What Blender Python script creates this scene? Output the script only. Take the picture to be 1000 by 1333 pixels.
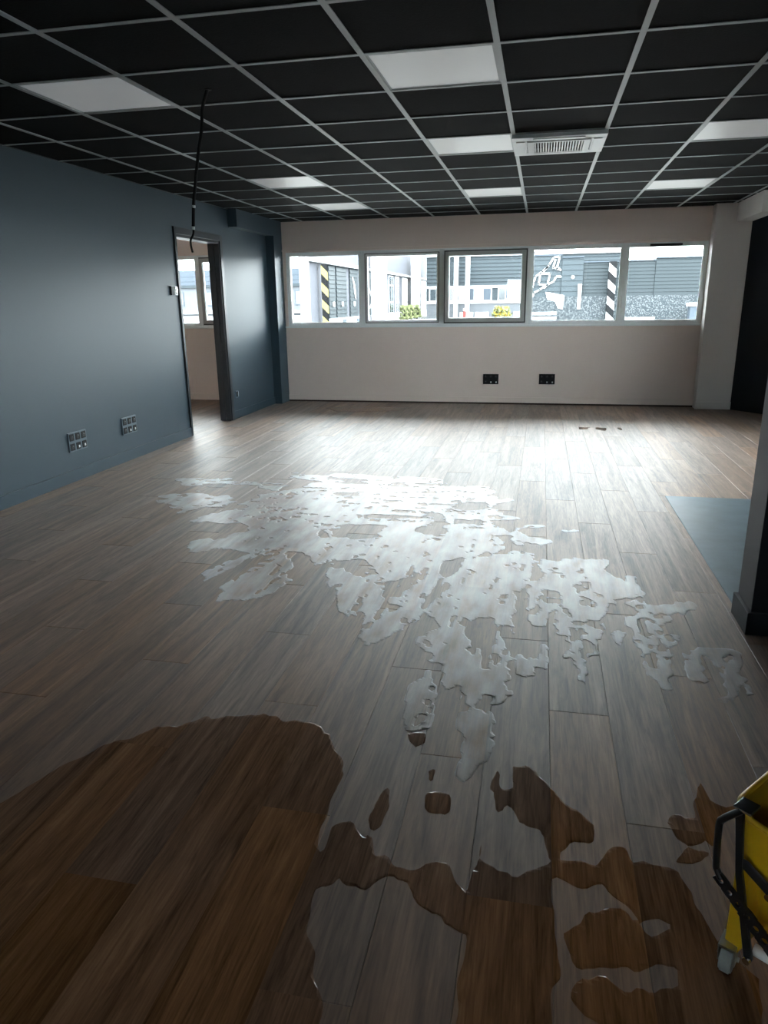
import bpy, bmesh, math, random
import numpy as np
from mathutils import Matrix, Vector

random.seed(7)
S = bpy.context.scene
for o in list(bpy.data.objects):
    bpy.data.objects.remove(o, do_unlink=True)
COL = S.collection

# ------------------------------------------------------------------ camera
CAM_H = 1.3715
YAW, PITCH, ROLL = -0.21313, -0.28562, -0.01385
fw = Vector((math.sin(YAW)*math.cos(PITCH), math.cos(YAW)*math.cos(PITCH), math.sin(PITCH)))
rt = Vector((math.cos(YAW), -math.sin(YAW), 0))
up = rt.cross(fw)
c_, s_ = math.cos(ROLL), math.sin(ROLL)
rt, up = c_*rt + s_*up, -s_*rt + c_*up
cam = bpy.data.cameras.new('camera')
cam.sensor_fit = 'VERTICAL'
cam.sensor_height = 36.0
cam.lens = 932.5/1333*36.0
cam.clip_start = 0.05
cam.clip_end = 500
cam_o = bpy.data.objects.new('camera', cam)
COL.objects.link(cam_o)
M4 = Matrix.Identity(4)
for i in range(3):
    M4[i][0], M4[i][1], M4[i][2] = rt[i], up[i], -fw[i]
M4[2][3] = CAM_H
cam_o.matrix_world = M4
S.camera = cam_o

# ------------------------------------------------------------------ overcast sky
SKY = 11.5
w = bpy.data.worlds.new('overcast_sky')
S.world = w
w.use_nodes = True
wn = w.node_tree
for n in list(wn.nodes):
    wn.nodes.remove(n)
wo = wn.nodes.new('ShaderNodeOutputWorld')
bg = wn.nodes.new('ShaderNodeBackground')
bg.inputs['Color'].default_value = (0.95, 0.975, 1.0, 1)
bg.inputs['Strength'].default_value = SKY
wn.links.new(bg.outputs[0], wo.inputs[0])

# ------------------------------------------------------------------ exposure
vs = S.view_settings
vs.view_transform = 'Standard'
vs.look = 'None'
vs.gamma = 1.0
vs.use_curve_mapping = False
vs.exposure = 1.6

# ------------------------------------------------------------------ room dimensions (metres)
XL, YW, CEIL = -3.66, 9.975, 2.431        # left wall face, window wall face, ceiling
XR, YB = 4.2, -2.6                        # right wall face, rear wall face
NX, NY = -7.2, 5.6                        # next room: left face, near face
PW, PL, PX0 = 0.2, 1.4, -0.112            # plank width, length, joint phase
GX0, GY0, G = -0.842, 3.55, 0.6           # ceiling grid

# ------------------------------------------------------------------ helpers
def link(o, parent=None):
    COL.objects.link(o)
    if parent is not None:
        o.parent = parent
    return o

def empty(name, loc=(0, 0, 0), rz=0.0, parent=None):
    o = bpy.data.objects.new(name, None)
    o.empty_display_size = 0.1
    o.location = loc
    o.rotation_euler = (0, 0, rz)
    return link(o, parent)

def tag(o, label=None, cat=None, group=None, kind=None):
    if label: o['label'] = label
    if cat: o['category'] = cat
    if group: o['group'] = group
    if kind: o['kind'] = kind
    return o

def finish(name, bm, mat, parent=None, smooth=False):
    me = bpy.data.meshes.new(name)
    bmesh.ops.recalc_face_normals(bm, faces=bm.faces)
    bm.to_mesh(me)
    bm.free()
    if mat: me.materials.append(mat)
    if smooth:
        for p in me.polygons: p.use_smooth = True
    return link(bpy.data.objects.new(name, me), parent)

def abox(bm, x0, x1, y0, y1, z0, z1, bev=0.0):
    vs_ = [bm.verts.new((x, y, z)) for x in (x0, x1) for y in (y0, y1) for z in (z0, z1)]
    idx = [(0, 1, 3, 2), (4, 6, 7, 5), (0, 4, 5, 1), (2, 3, 7, 6), (0, 2, 6, 4), (1, 5, 7, 3)]
    fs = [bm.faces.new([vs_[i] for i in f]) for f in idx]
    if bev > 0:
        es = list({e for f in fs for e in f.edges})
        bmesh.ops.bevel(bm, geom=es, offset=bev, segments=2, profile=0.6, affect='EDGES')

def box(name, x0, x1, y0, y1, z0, z1, mat, parent=None, bev=0.0):
    bm = bmesh.new()
    abox(bm, x0, x1, y0, y1, z0, z1, bev)
    return finish(name, bm, mat, parent)

def boxes(name, lst, mat, parent=None, bev=0.0):
    bm = bmesh.new()
    for b in lst: abox(bm, *b, bev)
    return finish(name, bm, mat, parent)

def prism(bm, pts, axis, a0, a1):
    """extrude a 2D polygon along an axis: axis 'y' -> pts are (x,z); 'x' -> (y,z); 'z' -> (x,y)"""
    def P(u, v, t):
        return {'y': (u, t, v), 'x': (t, u, v), 'z': (u, v, t)}[axis]
    A = [bm.verts.new(P(u, v, a0)) for u, v in pts]
    B = [bm.verts.new(P(u, v, a1)) for u, v in pts]
    n = len(pts)
    bm.faces.new(A)
    bm.faces.new(B[::-1])
    for i in range(n):
        bm.faces.new((A[i], B[i], B[(i+1) % n], A[(i+1) % n]))

def tube(bm, pts, r, seg=10, closed=False):
    pts = [Vector(p) for p in pts]
    n = len(pts)
    rings = []
    nrm = None
    for i, p in enumerate(pts):
        if closed:
            t = (pts[(i+1) % n]-pts[i-1]).normalized()
        else:
            t = (pts[min(i+1, n-1)]-pts[max(i-1, 0)]).normalized()
        if nrm is None:
            nrm = t.orthogonal().normalized()
        nrm = (nrm - t*nrm.dot(t)).normalized()
        b = t.cross(nrm)
        rr = r[i] if isinstance(r, (list, tuple)) else r
        rings.append([bm.verts.new(p + rr*(math.cos(2*math.pi*k/seg)*nrm + math.sin(2*math.pi*k/seg)*b)) for k in range(seg)])
    m = n if closed else n-1
    for i in range(m):
        a, b = rings[i], rings[(i+1) % n]
        for k in range(seg):
            bm.faces.new((a[k], a[(k+1) % seg], b[(k+1) % seg], b[k]))
    if not closed:
        bm.faces.new(rings[0][::-1])
        bm.faces.new(rings[-1])

def cyl(bm, c, axis, r, h, seg=20):
    c = Vector(c); axis = Vector(axis).normalized()
    tube(bm, [c-axis*h/2, c+axis*h/2], r, seg)

def ribbon(bm, pts, width, y0, y1):
    """flat stroke in the xz plane with thickness from y0 to y1"""
    for (a, b) in zip(pts[:-1], pts[1:]):
        a, b = Vector(a), Vector(b)
        d = (b-a).normalized()*width*0.4
        n = Vector((-d.y, d.x)).normalized()*width/2
        a2, b2 = a-d, b+d
        prism(bm, [tuple(a2+n), tuple(a2-n), tuple(b2-n), tuple(b2+n)], 'y', y0, y1)

# ------------------------------------------------------------------ materials
def mat(name, col, rough=0.5, metal=0.0, spec=0.5, bump=0.0, bscale=200.0, vary=0.0, vscale=3.0, coat=0.0):
    m = bpy.data.materials.new(name)
    m.use_nodes = True
    nt = m.node_tree
    b = nt.nodes['Principled BSDF']
    b.inputs['Base Color'].default_value = (*col, 1)
    b.inputs['Roughness'].default_value = rough
    b.inputs['Metallic'].default_value = metal
    b.inputs['Specular IOR Level'].default_value = spec
    b.inputs['Coat Weight'].default_value = coat
    geo = nt.nodes.new('ShaderNodeNewGeometry')
    if vary > 0:
        no = nt.nodes.new('ShaderNodeTexNoise')
        no.inputs['Scale'].default_value = vscale
        no.inputs['Detail'].default_value = 4
        nt.links.new(geo.outputs['Position'], no.inputs['Vector'])
        rp = nt.nodes.new('ShaderNodeValToRGB')
        rp.color_ramp.elements[0].position = 0.3
        rp.color_ramp.elements[1].position = 0.7
        rp.color_ramp.elements[0].color = (*[c*(1-vary) for c in col], 1)
        rp.color_ramp.elements[1].color = (*[min(1, c*(1+vary)) for c in col], 1)
        nt.links.new(no.outputs['Fac'], rp.inputs['Fac'])
        nt.links.new(rp.outputs['Color'], b.inputs['Base Color'])
    if bump > 0:
        n2 = nt.nodes.new('ShaderNodeTexNoise')
        n2.inputs['Scale'].default_value = bscale
        n2.inputs['Detail'].default_value = 3
        nt.links.new(geo.outputs['Position'], n2.inputs['Vector'])
        bp = nt.nodes.new('ShaderNodeBump')
        bp.inputs['Strength'].default_value = bump
        bp.inputs['Distance'].default_value = 0.002
        nt.links.new(n2.outputs['Fac'], bp.inputs['Height'])
        nt.links.new(bp.outputs['Normal'], b.inputs['Normal'])
    return m

def glass_mat(name, tint=(0.93, 0.97, 0.97)):
    m = bpy.data.materials.new(name)
    m.use_nodes = True
    nt = m.node_tree
    for n in list(nt.nodes): nt.nodes.remove(n)
    out = nt.nodes.new('ShaderNodeOutputMaterial')
    tr = nt.nodes.new('ShaderNodeBsdfTransparent')
    tr.inputs['Color'].default_value = (*tint, 1)
    gl = nt.nodes.new('ShaderNodeBsdfGlossy')
    gl.inputs['Roughness'].default_value = 0.02
    fr = nt.nodes.new('ShaderNodeFresnel')
    fr.inputs['IOR'].default_value = 1.45
    mx = nt.nodes.new('ShaderNodeMixShader')
    nt.links.new(fr.outputs[0], mx.inputs[0])
    nt.links.new(tr.outputs[0], mx.inputs[1])
    nt.links.new(gl.outputs[0], mx.inputs[2])
    nt.links.new(mx.outputs[0], out.inputs[0])
    return m

def wood_group():
    """oak laminate pattern in world space: one tone and grain offset per plank"""
    g = bpy.data.node_groups.new('oak_laminate', 'ShaderNodeTree')
    g.interface.new_socket('Color', in_out='OUTPUT', socket_type='NodeSocketColor')
    g.interface.new_socket('Grain', in_out='OUTPUT', socket_type='NodeSocketFloat')
    N, L = g.nodes, g.links
    go = N.new('NodeGroupOutput')
    geo = N.new('ShaderNodeNewGeometry')
    sep = N.new('ShaderNodeSeparateXYZ')
    L.new(geo.outputs['Position'], sep.inputs[0])
    def mth(op, a, b=None, c=None):
        n = N.new('ShaderNodeMath'); n.operation = op
        for i, v in enumerate((a, b, c)):
            if v is None: continue
            if isinstance(v, (int, float)): n.inputs[i].default_value = v
            else: L.new(v, n.inputs[i])
        return n.outputs[0]
    x, y = sep.outputs[0], sep.outputs[1]
    ix = mth('FLOOR', mth('DIVIDE', mth('SUBTRACT', x, PX0), PW))
    off = mth('MULTIPLY', mth('FRACT', mth('MULTIPLY', ix, 0.618034)), PL)
    iy = mth('FLOOR', mth('DIVIDE', mth('SUBTRACT', y, off), PL))
    cmb = N.new('ShaderNodeCombineXYZ')
    L.new(ix, cmb.inputs[0]); L.new(iy, cmb.inputs[1])
    wnz = N.new('ShaderNodeTexWhiteNoise'); wnz.noise_dimensions = '2D'
    L.new(cmb.outputs[0], wnz.inputs['Vector'])
    rnd = wnz.outputs['Value']
    def noise(sx, sy, detail, dist, seedmul, rough=0.55):
        c = N.new('ShaderNodeCombineXYZ')
        L.new(mth('MULTIPLY', x, sx), c.inputs[0])
        L.new(mth('MULTIPLY', y, sy), c.inputs[1])
        L.new(mth('MULTIPLY', rnd, seedmul), c.inputs[2])
        n = N.new('ShaderNodeTexNoise')
        n.inputs['Scale'].default_value = 1.0
        n.inputs['Detail'].default_value = detail
        n.inputs['Roughness'].default_value = rough
        n.inputs['Distortion'].default_value = dist
        L.new(c.outputs[0], n.inputs['Vector'])
        return n.outputs['Fac']
    broad = noise(16, 1.0, 6, 1.1, 60)
    fine = noise(190, 6.0, 3, 0.4, 90, 0.6)
    wavy = noise(34, 3.2, 4, 2.6, 70, 0.6)
    fac = mth('ADD', mth('ADD', mth('MULTIPLY', broad, 0.50), mth('MULTIPLY', fine, 0.22)), mth('MULTIPLY', wavy, 0.28))
    rp = N.new('ShaderNodeValToRGB')
    e = rp.color_ramp.elements
    e[0].position = 0.33; e[0].color = (0.0465, 0.0233, 0.0120, 1)
    e[1].position = 0.68; e[1].color = (0.2666, 0.1510, 0.0825, 1)
    m1 = e.new(0.45); m1.color = (0.1178, 0.0610, 0.0310, 1)
    m2 = e.new(0.54); m2.color = (0.1767, 0.0943, 0.0490, 1)
    L.new(fac, rp.inputs[0])
    tone = mth('ADD', mth('MULTIPLY', rnd, 0.42), 0.80)
    hsv = N.new('ShaderNodeHueSaturation')
    L.new(rp.outputs[0], hsv.inputs['Color'])
    L.new(tone, hsv.inputs['Value'])
    sepc = N.new('ShaderNodeSeparateColor')
    L.new(wnz.outputs['Color'], sepc.inputs[0])
    L.new(mth('ADD', mth('MULTIPLY', sepc.outputs[1], 0.35), 0.82), hsv.inputs['Saturation'])
    L.new(hsv.outputs[0], go.inputs['Color'])
    L.new(fac, go.inputs['Grain'])
    return g

WOOD = wood_group()

def wood_mat(name, rough, darken=1.0, milk=0.0, bump=0.15, spec=0.5, ripple=0.0, rvar=0.0, sheen=0.0):
    m = bpy.data.materials.new(name)
    m.use_nodes = True
    nt = m.node_tree
    b = nt.nodes['Principled BSDF']
    g = nt.nodes.new('ShaderNodeGroup'); g.node_tree = WOOD
    mx = nt.nodes.new('ShaderNodeMix'); mx.data_type = 'RGBA'; mx.blend_type = 'MULTIPLY'
    mx.inputs['Factor'].default_value = 1.0
    mx.inputs['B'].default_value = (darken, darken, darken, 1)
    nt.links.new(g.outputs['Color'], mx.inputs['A'])
    colr = mx.outputs['Result']
    geo = nt.nodes.new('ShaderNodeNewGeometry')
    if milk > 0:
        no = nt.nodes.new('ShaderNodeTexNoise')
        no.inputs['Scale'].default_value = 5.0
        no.inputs['Detail'].default_value = 5
        mp = nt.nodes.new('ShaderNodeMapping')
        mp.inputs['Scale'].default_value = (2.2, 0.7, 1)
        nt.links.new(geo.outputs['Position'], mp.inputs['Vector'])
        nt.links.new(mp.outputs[0], no.inputs['Vector'])
        mr = nt.nodes.new('ShaderNodeMapRange')
        mr.inputs['From Min'].default_value = 0.3; mr.inputs['From Max'].default_value = 0.65
        mr.inputs['To Min'].default_value = milk*0.12; mr.inputs['To Max'].default_value = milk
        nt.links.new(no.outputs['Fac'], mr.inputs['Value'])
        m2 = nt.nodes.new('ShaderNodeMix'); m2.data_type = 'RGBA'
        m2.inputs['B'].default_value = (0.52, 0.53, 0.54, 1)
        nt.links.new(mr.outputs[0], m2.inputs['Factor'])
        nt.links.new(colr, m2.inputs['A'])
        colr = m2.outputs['Result']
    nt.links.new(colr, b.inputs['Base Color'])
    b.inputs['Roughness'].default_value = rough
    b.inputs['Specular IOR Level'].default_value = spec
    b.inputs['Sheen Weight'].default_value = sheen
    b.inputs['Sheen Roughness'].default_value = 0.45
    if rvar > 0:
        mr2 = nt.nodes.new('ShaderNodeMapRange')
        mr2.inputs['From Min'].default_value = 0.3; mr2.inputs['From Max'].default_value = 0.7
        mr2.inputs['To Min'].default_value = rough+rvar; mr2.inputs['To Max'].default_value = rough-rvar
        nt.links.new(g.outputs['Grain'], mr2.inputs['Value'])
        nt.links.new(mr2.outputs[0], b.inputs['Roughness'])
    bp = nt.nodes.new('ShaderNodeBump')
    bp.inputs['Strength'].default_value = bump
    bp.inputs['Distance'].default_value = 0.001
    nt.links.new(g.outputs['Grain'], bp.inputs['Height'])
    last = bp
    if ripple > 0:
        n3 = nt.nodes.new('ShaderNodeTexNoise')
        n3.inputs['Scale'].default_value = 22.0
        n3.inputs['Detail'].default_value = 2
        nt.links.new(geo.outputs['Position'], n3.inputs['Vector'])
        b3 = nt.nodes.new('ShaderNodeBump')
        b3.inputs['Strength'].default_value = ripple
        b3.inputs['Distance'].default_value = 0.004
        nt.links.new(n3.outputs['Fac'], b3.inputs['Height'])
        nt.links.new(bp.outputs['Normal'], b3.inputs['Normal'])
        last = b3
    nt.links.new(last.outputs['Normal'], b.inputs['Normal'])
    return m

M = {}
M['wood'] = wood_mat('oak_laminate_dry', 0.52, 1.0, bump=0.25, rvar=0.06, spec=0.68, sheen=0.10)
M['wet'] = wood_mat('oak_laminate_wet', 0.2, 1.1, bump=0.05, spec=0.25)
M['soap'] = wood_mat('soapy_water_on_oak', 0.41, 1.0, milk=0.47, bump=0.05, spec=0.5, ripple=0.05, sheen=0.1)
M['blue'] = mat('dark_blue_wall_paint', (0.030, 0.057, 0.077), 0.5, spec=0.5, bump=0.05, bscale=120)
M['navy'] = mat('navy_wall_paint', (0.009, 0.012, 0.018), 0.5, spec=0.3, bump=0.05, bscale=120)  # same blue wall paint, with the shade darkened into its colour
M['beige'] = mat('warm_white_wall_paint', (0.78, 0.685, 0.63), 0.6, spec=0.3, bump=0.06, bscale=150, vary=0.02, vscale=1.5)
M['white_wall'] = mat('white_wall_paint', (0.72, 0.69, 0.66), 0.55, spec=0.3, bump=0.05, bscale=150)
M['tile'] = mat('black_mineral_tile', (0.0045, 0.0055, 0.0065), 0.85, spec=0.12, bump=0.5, bscale=90, vary=0.35, vscale=60)
M['tbar'] = mat('grey_lacquered_tbar', (0.42, 0.47, 0.49), 0.4)
M['diffuser'] = mat('opal_diffuser', (0.86, 0.90, 0.91), 0.35)
_d = M['diffuser'].node_tree.nodes['Principled BSDF']     # the panels glow faintly
_d.inputs['Emission Color'].default_value = (0.92, 0.97, 1.0, 1)
_d.inputs['Emission Strength'].default_value = 0.038
M['upvc'] = mat('white_window_profile', (0.82, 0.87, 0.88), 0.35)
M['gasket'] = mat('dark_gasket', (0.05, 0.055, 0.055), 0.5)
M['sash_in'] = mat('grey_sash_edge', (0.42, 0.44, 0.43), 0.45)
M['glass'] = glass_mat('window_glass')
M['black'] = mat('black_plastic', (0.012, 0.013, 0.016), 0.35)
M['cable'] = mat('black_cable_sheath', (0.006, 0.006, 0.007), 0.7, spec=0.2)
M['blackgloss'] = mat('black_socket_plastic', (0.010, 0.011, 0.013), 0.5, spec=0.2)
M['slate'] = mat('blue_grey_faceplate', (0.10, 0.14, 0.175), 0.35)
M['white_plastic'] = mat('white_plastic', (0.80, 0.82, 0.82), 0.3)
M['chrome'] = mat('chrome', (0.75, 0.77, 0.78), 0.18, metal=1.0)
M['steel'] = mat('galvanised_steel', (0.45, 0.47, 0.47), 0.35, metal=1.0)
M['ac_white'] = mat('air_conditioner_white', (0.62, 0.66, 0.68), 0.35)
M['ac_dark'] = mat('air_conditioner_gap', (0.01, 0.011, 0.012), 0.6)
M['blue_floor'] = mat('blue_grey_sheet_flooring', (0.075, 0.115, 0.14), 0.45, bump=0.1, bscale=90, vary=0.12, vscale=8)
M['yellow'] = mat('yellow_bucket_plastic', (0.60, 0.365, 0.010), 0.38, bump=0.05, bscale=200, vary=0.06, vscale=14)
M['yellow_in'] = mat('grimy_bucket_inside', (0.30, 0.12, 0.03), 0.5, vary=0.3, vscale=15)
M['rubber'] = mat('grey_rubber', (0.24, 0.27, 0.27), 0.55)
M['slab'] = mat('screed', (0.08, 0.07, 0.06), 0.9)
# outdoors
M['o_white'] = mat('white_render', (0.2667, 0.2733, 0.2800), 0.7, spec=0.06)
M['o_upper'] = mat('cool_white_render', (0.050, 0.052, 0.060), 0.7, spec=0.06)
M['o_grey'] = mat('pale_grey_render', (0.0667, 0.0717, 0.0783), 0.7, vary=0.05, spec=0.06)
M['o_dark'] = mat('slate_grey_cladding', (0.018, 0.0225, 0.025), 0.6, spec=0.06)
M['o_dark2'] = mat('blue_grey_cladding', (0.024, 0.030, 0.034), 0.6, spec=0.06)
M['o_black'] = mat('black_paint', (0.0053, 0.0060, 0.0067), 0.6, spec=0.06)
M['o_yellow'] = mat('pale_yellow_paint', (0.16, 0.14, 0.055), 0.6, spec=0.06)
M['o_ground'] = mat('pale_concrete', (0.1133, 0.1133, 0.1100), 0.8, vary=0.06, vscale=0.4, spec=0.06)
M['o_glass'] = mat('blue_facade_glass', (0.0183, 0.0250, 0.0300), 0.12)
M['o_band'] = mat('light_blue_grey_band', (0.0367, 0.0450, 0.0550), 0.6, spec=0.06)
M['leaf'] = mat('yellow_green_leaves', (0.085, 0.095, 0.045), 0.7, vary=0.3, vscale=9, spec=0.06)
M['flower'] = mat('yellow_blossom', (0.2067, 0.1400, 0.0100), 0.7, spec=0.06)
M['o_red'] = mat('red_paint', (0.1333, 0.0333, 0.0300), 0.6, spec=0.06)
def speckle():
    m = mat('pebbledash', (0.05, 0.06, 0.07), 0.8, spec=0.06)
    nt = m.node_tree
    geo = nt.nodes.new('ShaderNodeNewGeometry')
    n = nt.nodes.new('ShaderNodeTexNoise')
    n.inputs['Scale'].default_value = 17.0
    n.inputs['Detail'].default_value = 4
    nt.links.new(geo.outputs['Position'], n.inputs['Vector'])
    r = nt.nodes.new('ShaderNodeValToRGB')
    r.color_ramp.elements[0].position = 0.50; r.color_ramp.elements[0].color = (0.020, 0.024, 0.027, 1)
    r.color_ramp.elements[1].position = 0.60; r.color_ramp.elements[1].color = (0.06, 0.066, 0.07, 1)
    nt.links.new(n.outputs['Fac'], r.inputs[0])
    nt.links.new(r.outputs[0], nt.nodes['Principled BSDF'].inputs['Base Color'])
    return m
M['speckle'] = speckle()

# ================================================================== THE ROOM SHELL
def struct(o):
    o['kind'] = 'structure'
    return o

ROOF = CEIL + 0.30
# ---- floor: slab plus individual planks
floor = struct(box('floor', NX-0.2, XR+0.2, YB-0.2, YW+0.24, -0.20, -0.012, M['slab']))

def plank_mesh(bm, x0, x1, y0, y1):
    g, b, d = 0.0002, 0.0016, 0.0012
    x0 += g; x1 -= g; y0 += g; y1 -= g
    lo = [bm.verts.new(p) for p in ((x0, y0, -0.012), (x1, y0, -0.012), (x1, y1, -0.012), (x0, y1, -0.012))]
    mi = [bm.verts.new(p) for p in ((x0, y0, -d), (x1, y0, -d), (x1, y1, -d), (x0, y1, -d))]
    hi = [bm.verts.new(p) for p in ((x0+b, y0+b, 0), (x1-b, y0+b, 0), (x1-b, y1-b, 0), (x0+b, y1-b, 0))]
    bm.faces.new(hi)
    for a, c in ((lo, mi), (mi, hi)):
        for i in range(4):
            bm.faces.new((a[i], a[(i+1) % 4], c[(i+1) % 4], c[i]))

full_me = None
rest = bmesh.new()
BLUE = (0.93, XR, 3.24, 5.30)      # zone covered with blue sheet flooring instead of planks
n_parts = 0
def lay(xa, xb, ya, yb, part_fn, blocked=None):
    global full_me, n_parts
    i0, i1 = math.floor((xa-PX0)/PW), math.floor((xb-PX0)/PW)
    for ix in range(i0, i1+1):
        px0, px1 = max(xa, PX0+ix*PW), min(xb, PX0+(ix+1)*PW)
        if px1-px0 < 0.01: continue
        fr = ix*0.618034
        off = (fr-math.floor(fr))*PL
        j0, j1 = math.floor((ya-off)/PL), math.floor((yb-off)/PL)
        for jy in range(j0, j1+1):
            segs = [(max(ya, off+jy*PL), min(yb, off+(jy+1)*PL))]
            sx0, sx1 = px0, px1
            pieces = []
            for (a, b) in segs:
                if b-a < 0.01: continue
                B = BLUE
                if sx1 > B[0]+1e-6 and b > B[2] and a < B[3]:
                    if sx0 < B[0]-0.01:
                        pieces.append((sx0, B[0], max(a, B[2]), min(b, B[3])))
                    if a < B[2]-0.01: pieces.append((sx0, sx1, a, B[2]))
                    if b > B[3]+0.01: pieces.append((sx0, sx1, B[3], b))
                else:
                    pieces.append((sx0, sx1, a, b))
            for (a0, a1, b0, b1) in pieces:
                if part_fn((a0+a1)/2, (b0+b1)/2, b1):
                    n_parts += 1
                    isfull = abs(a1-a0-PW) < 1e-4 and abs(b1-b0-PL) < 1e-4
                    if isfull and full_me is not None:
                        o = bpy.data.objects.new('plank', full_me); link(o, floor)
                        o.location = (a0, b0, 0)
                    else:
                        bm = bmesh.new()
                        plank_mesh(bm, 0, a1-a0, 0, b1-b0)
                        o = finish('plank', bm, M['wood'], floor)
                        o.location = (a0, b0, 0)
                        if isfull: full_me = o.data
                else:
                    plank_mesh(rest, a0, a1, b0, b1)
lay(XL, XR, YB, YW, lambda x, y, y1: y1 > 0.75 and x < 0.95+0.19*max(y, 0) and (x > -0.9-0.62*y))
lay(NX, XL-0.0, NY, YW, lambda x, y, y1: x > -5.3 and y > 7.3)
tag(finish('plank_remainder', rest, M['wood'], floor), kind='stuff')
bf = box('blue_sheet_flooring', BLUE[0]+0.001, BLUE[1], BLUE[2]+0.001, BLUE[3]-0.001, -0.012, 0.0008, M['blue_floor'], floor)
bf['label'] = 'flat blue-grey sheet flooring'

# ---- walls
struct(boxes('wall_left', [
    (XL-0.12, XL, YB-0.2, 7.12, -0.02, ROOF),
    (XL-0.12, XL, 7.12, 8.17, 2.075, ROOF),
    (XL-0.12, XL, 8.17, YW+0.05, -0.02, ROOF)], M['blue']))
WZ0, WZ1 = 1.045, 2.035
NWX0, NWX1 = -7.0, -4.02                  # window opening of the next room
struct(boxes('wall_far', [
    (NX-0.2, XR+0.2, YW, YW+0.24, -0.02, WZ0),
    (NX-0.2, XR+0.2, YW, YW+0.24, WZ1, ROOF),
    (NX-0.2, NWX0, YW, YW+0.24, WZ0, WZ1),
    (NWX1, -3.505, YW, YW+0.24, WZ0, WZ1),
    (1.965, XR+0.2, YW, YW+0.24, WZ0, WZ1)], M['beige']))
RY0, RY1, RZ0, RZ1 = 5.0, 7.8, 0.9, 2.25   # unseen side window, added to bring light into the room
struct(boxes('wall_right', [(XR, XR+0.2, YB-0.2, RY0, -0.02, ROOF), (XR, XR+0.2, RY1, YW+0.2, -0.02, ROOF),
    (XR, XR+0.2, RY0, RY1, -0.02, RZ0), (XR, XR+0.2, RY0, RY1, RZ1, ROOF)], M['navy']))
BX0, BX1, BZ0, BZ1 = -1.1, -0.3, 1.3, 2.0      # small unseen rear window, added behind the camera for light
struct(boxes('wall_behind', [(NX-0.2, BX0, YB-0.2, YB, -0.02, ROOF), (BX1, XR+0.2, YB-0.2, YB, -0.02, ROOF),
    (BX0, BX1, YB-0.2, YB, -0.02, BZ0), (BX0, BX1, YB-0.2, YB, BZ1, ROOF)], M['beige']))
struct(box('wall_next_left', NX-0.2, NX, YB, YW+0.1, -0.02, ROOF, M['beige']))
struct(box('wall_next_near', NX, XL-0.12, NY-0.1, NY, -0.02, ROOF, M['beige']))
# soffit and pilaster in the left corner
struct(box('trim_1', XL-0.01, -3.545, 8.45, YW, 2.235, CEIL+0.03, M['blue'], bev=0.003))
struct(box('trim_2', XL-0.01, -3.545, 9.66, YW, -0.02, 2.235, M['blue'], bev=0.003))
# pale pillar, beam stub and recess wall in the right corner
struct(box('trim_3', 1.972, 2.385, 9.80, YW+0.02, -0.02, CEIL+0.03, M['white_wall'], bev=0.004))
struct(box('trim_4', 2.21, 2.385, 8.76, 9.81, 2.225, CEIL+0.03, M['white_wall'], bev=0.004))
bm = bmesh.new()
prism(bm, [(2.385, 9.80), (3.75, 8.08), (3.85, 8.16), (2.46, 9.92)], 'z', -0.02, ROOF)
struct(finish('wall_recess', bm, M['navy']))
# dark partition end
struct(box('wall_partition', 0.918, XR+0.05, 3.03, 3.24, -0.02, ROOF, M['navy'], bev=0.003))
struct(boxes('baseboard_partition', [(0.904, XR, 3.012, 3.032, 0, 0.098), (0.901, 0.921, 3.012, 3.25, 0, 0.098)], M['navy'], bev=0.002))
# baseboards
struct(boxes('baseboard_left', [(XL-0.002, XL+0.014, YB, 7.115, 0, 0.095), (XL-0.002, XL+0.014, 8.225, 9.66, 0, 0.095)], M['blue'], bev=0.003))
struct(box('baseboard_far', -3.545, 1.972, YW-0.013, YW+0.002, 0.022, 0.095, M['beige'], bev=0.002))
struct(box('trim_5', -3.545, 1.972, YW-0.006, YW+0.002, 0.0, 0.022, mat('brown_joint', (0.035, 0.02, 0.013), 0.7)))  # dark brown strip below the raised baseboard
struct(box('baseboard_pillar', 1.962, 2.388, 9.786, 9.802, 0.0, 0.095, M['white_wall'], bev=0.002))
struct(box('baseboard_next', NX, XL-0.12, YW-0.013, YW+0.002, 0.0, 0.095, M['beige'], bev=0.002))
# thin ledge trim between the upper wall and the windows
struct(box('trim_6', -3.545, 1.972, YW-0.022, YW+0.01, WZ1+0.012, WZ1+0.035, M['beige'], bev=0.003))

# ---- door opening (no leaf): lining and architrave
d1 = struct(empty('door_1', (XL, 7.64, 0)))
def dpart(n, *b):
    bm = bmesh.new(); abox(bm, *b, 0.003)
    o = finish(n, bm, M['navy_frame'], d1)
    for v in o.data.vertices: v.co -= Vector((XL, 7.64, 0))
M['navy_frame'] = mat('dark_blue_door_frame', (0.012, 0.020, 0.028), 0.4)
dpart('jamb', XL-0.13, XL+0.004, 7.10, 7.135, 0, 2.06)
dpart('jamb', XL-0.13, XL+0.004, 8.13, 8.17, 0, 2.06)
dpart('head', XL-0.13, XL+0.004, 7.10, 8.17, 2.03, 2.075)
dpart('architrave', XL-0.002, XL+0.016, 8.155, 8.225, 0, 2.125)
dpart('architrave', XL-0.002, XL+0.016, 7.075, 7.115, 0, 2.125)
dpart('architrave', XL-0.002, XL+0.016, 7.115, 8.155, 2.06, 2.125)
dpart('stop', XL-0.09, XL-0.05, 8.115, 8.132, 0, 2.03)

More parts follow.
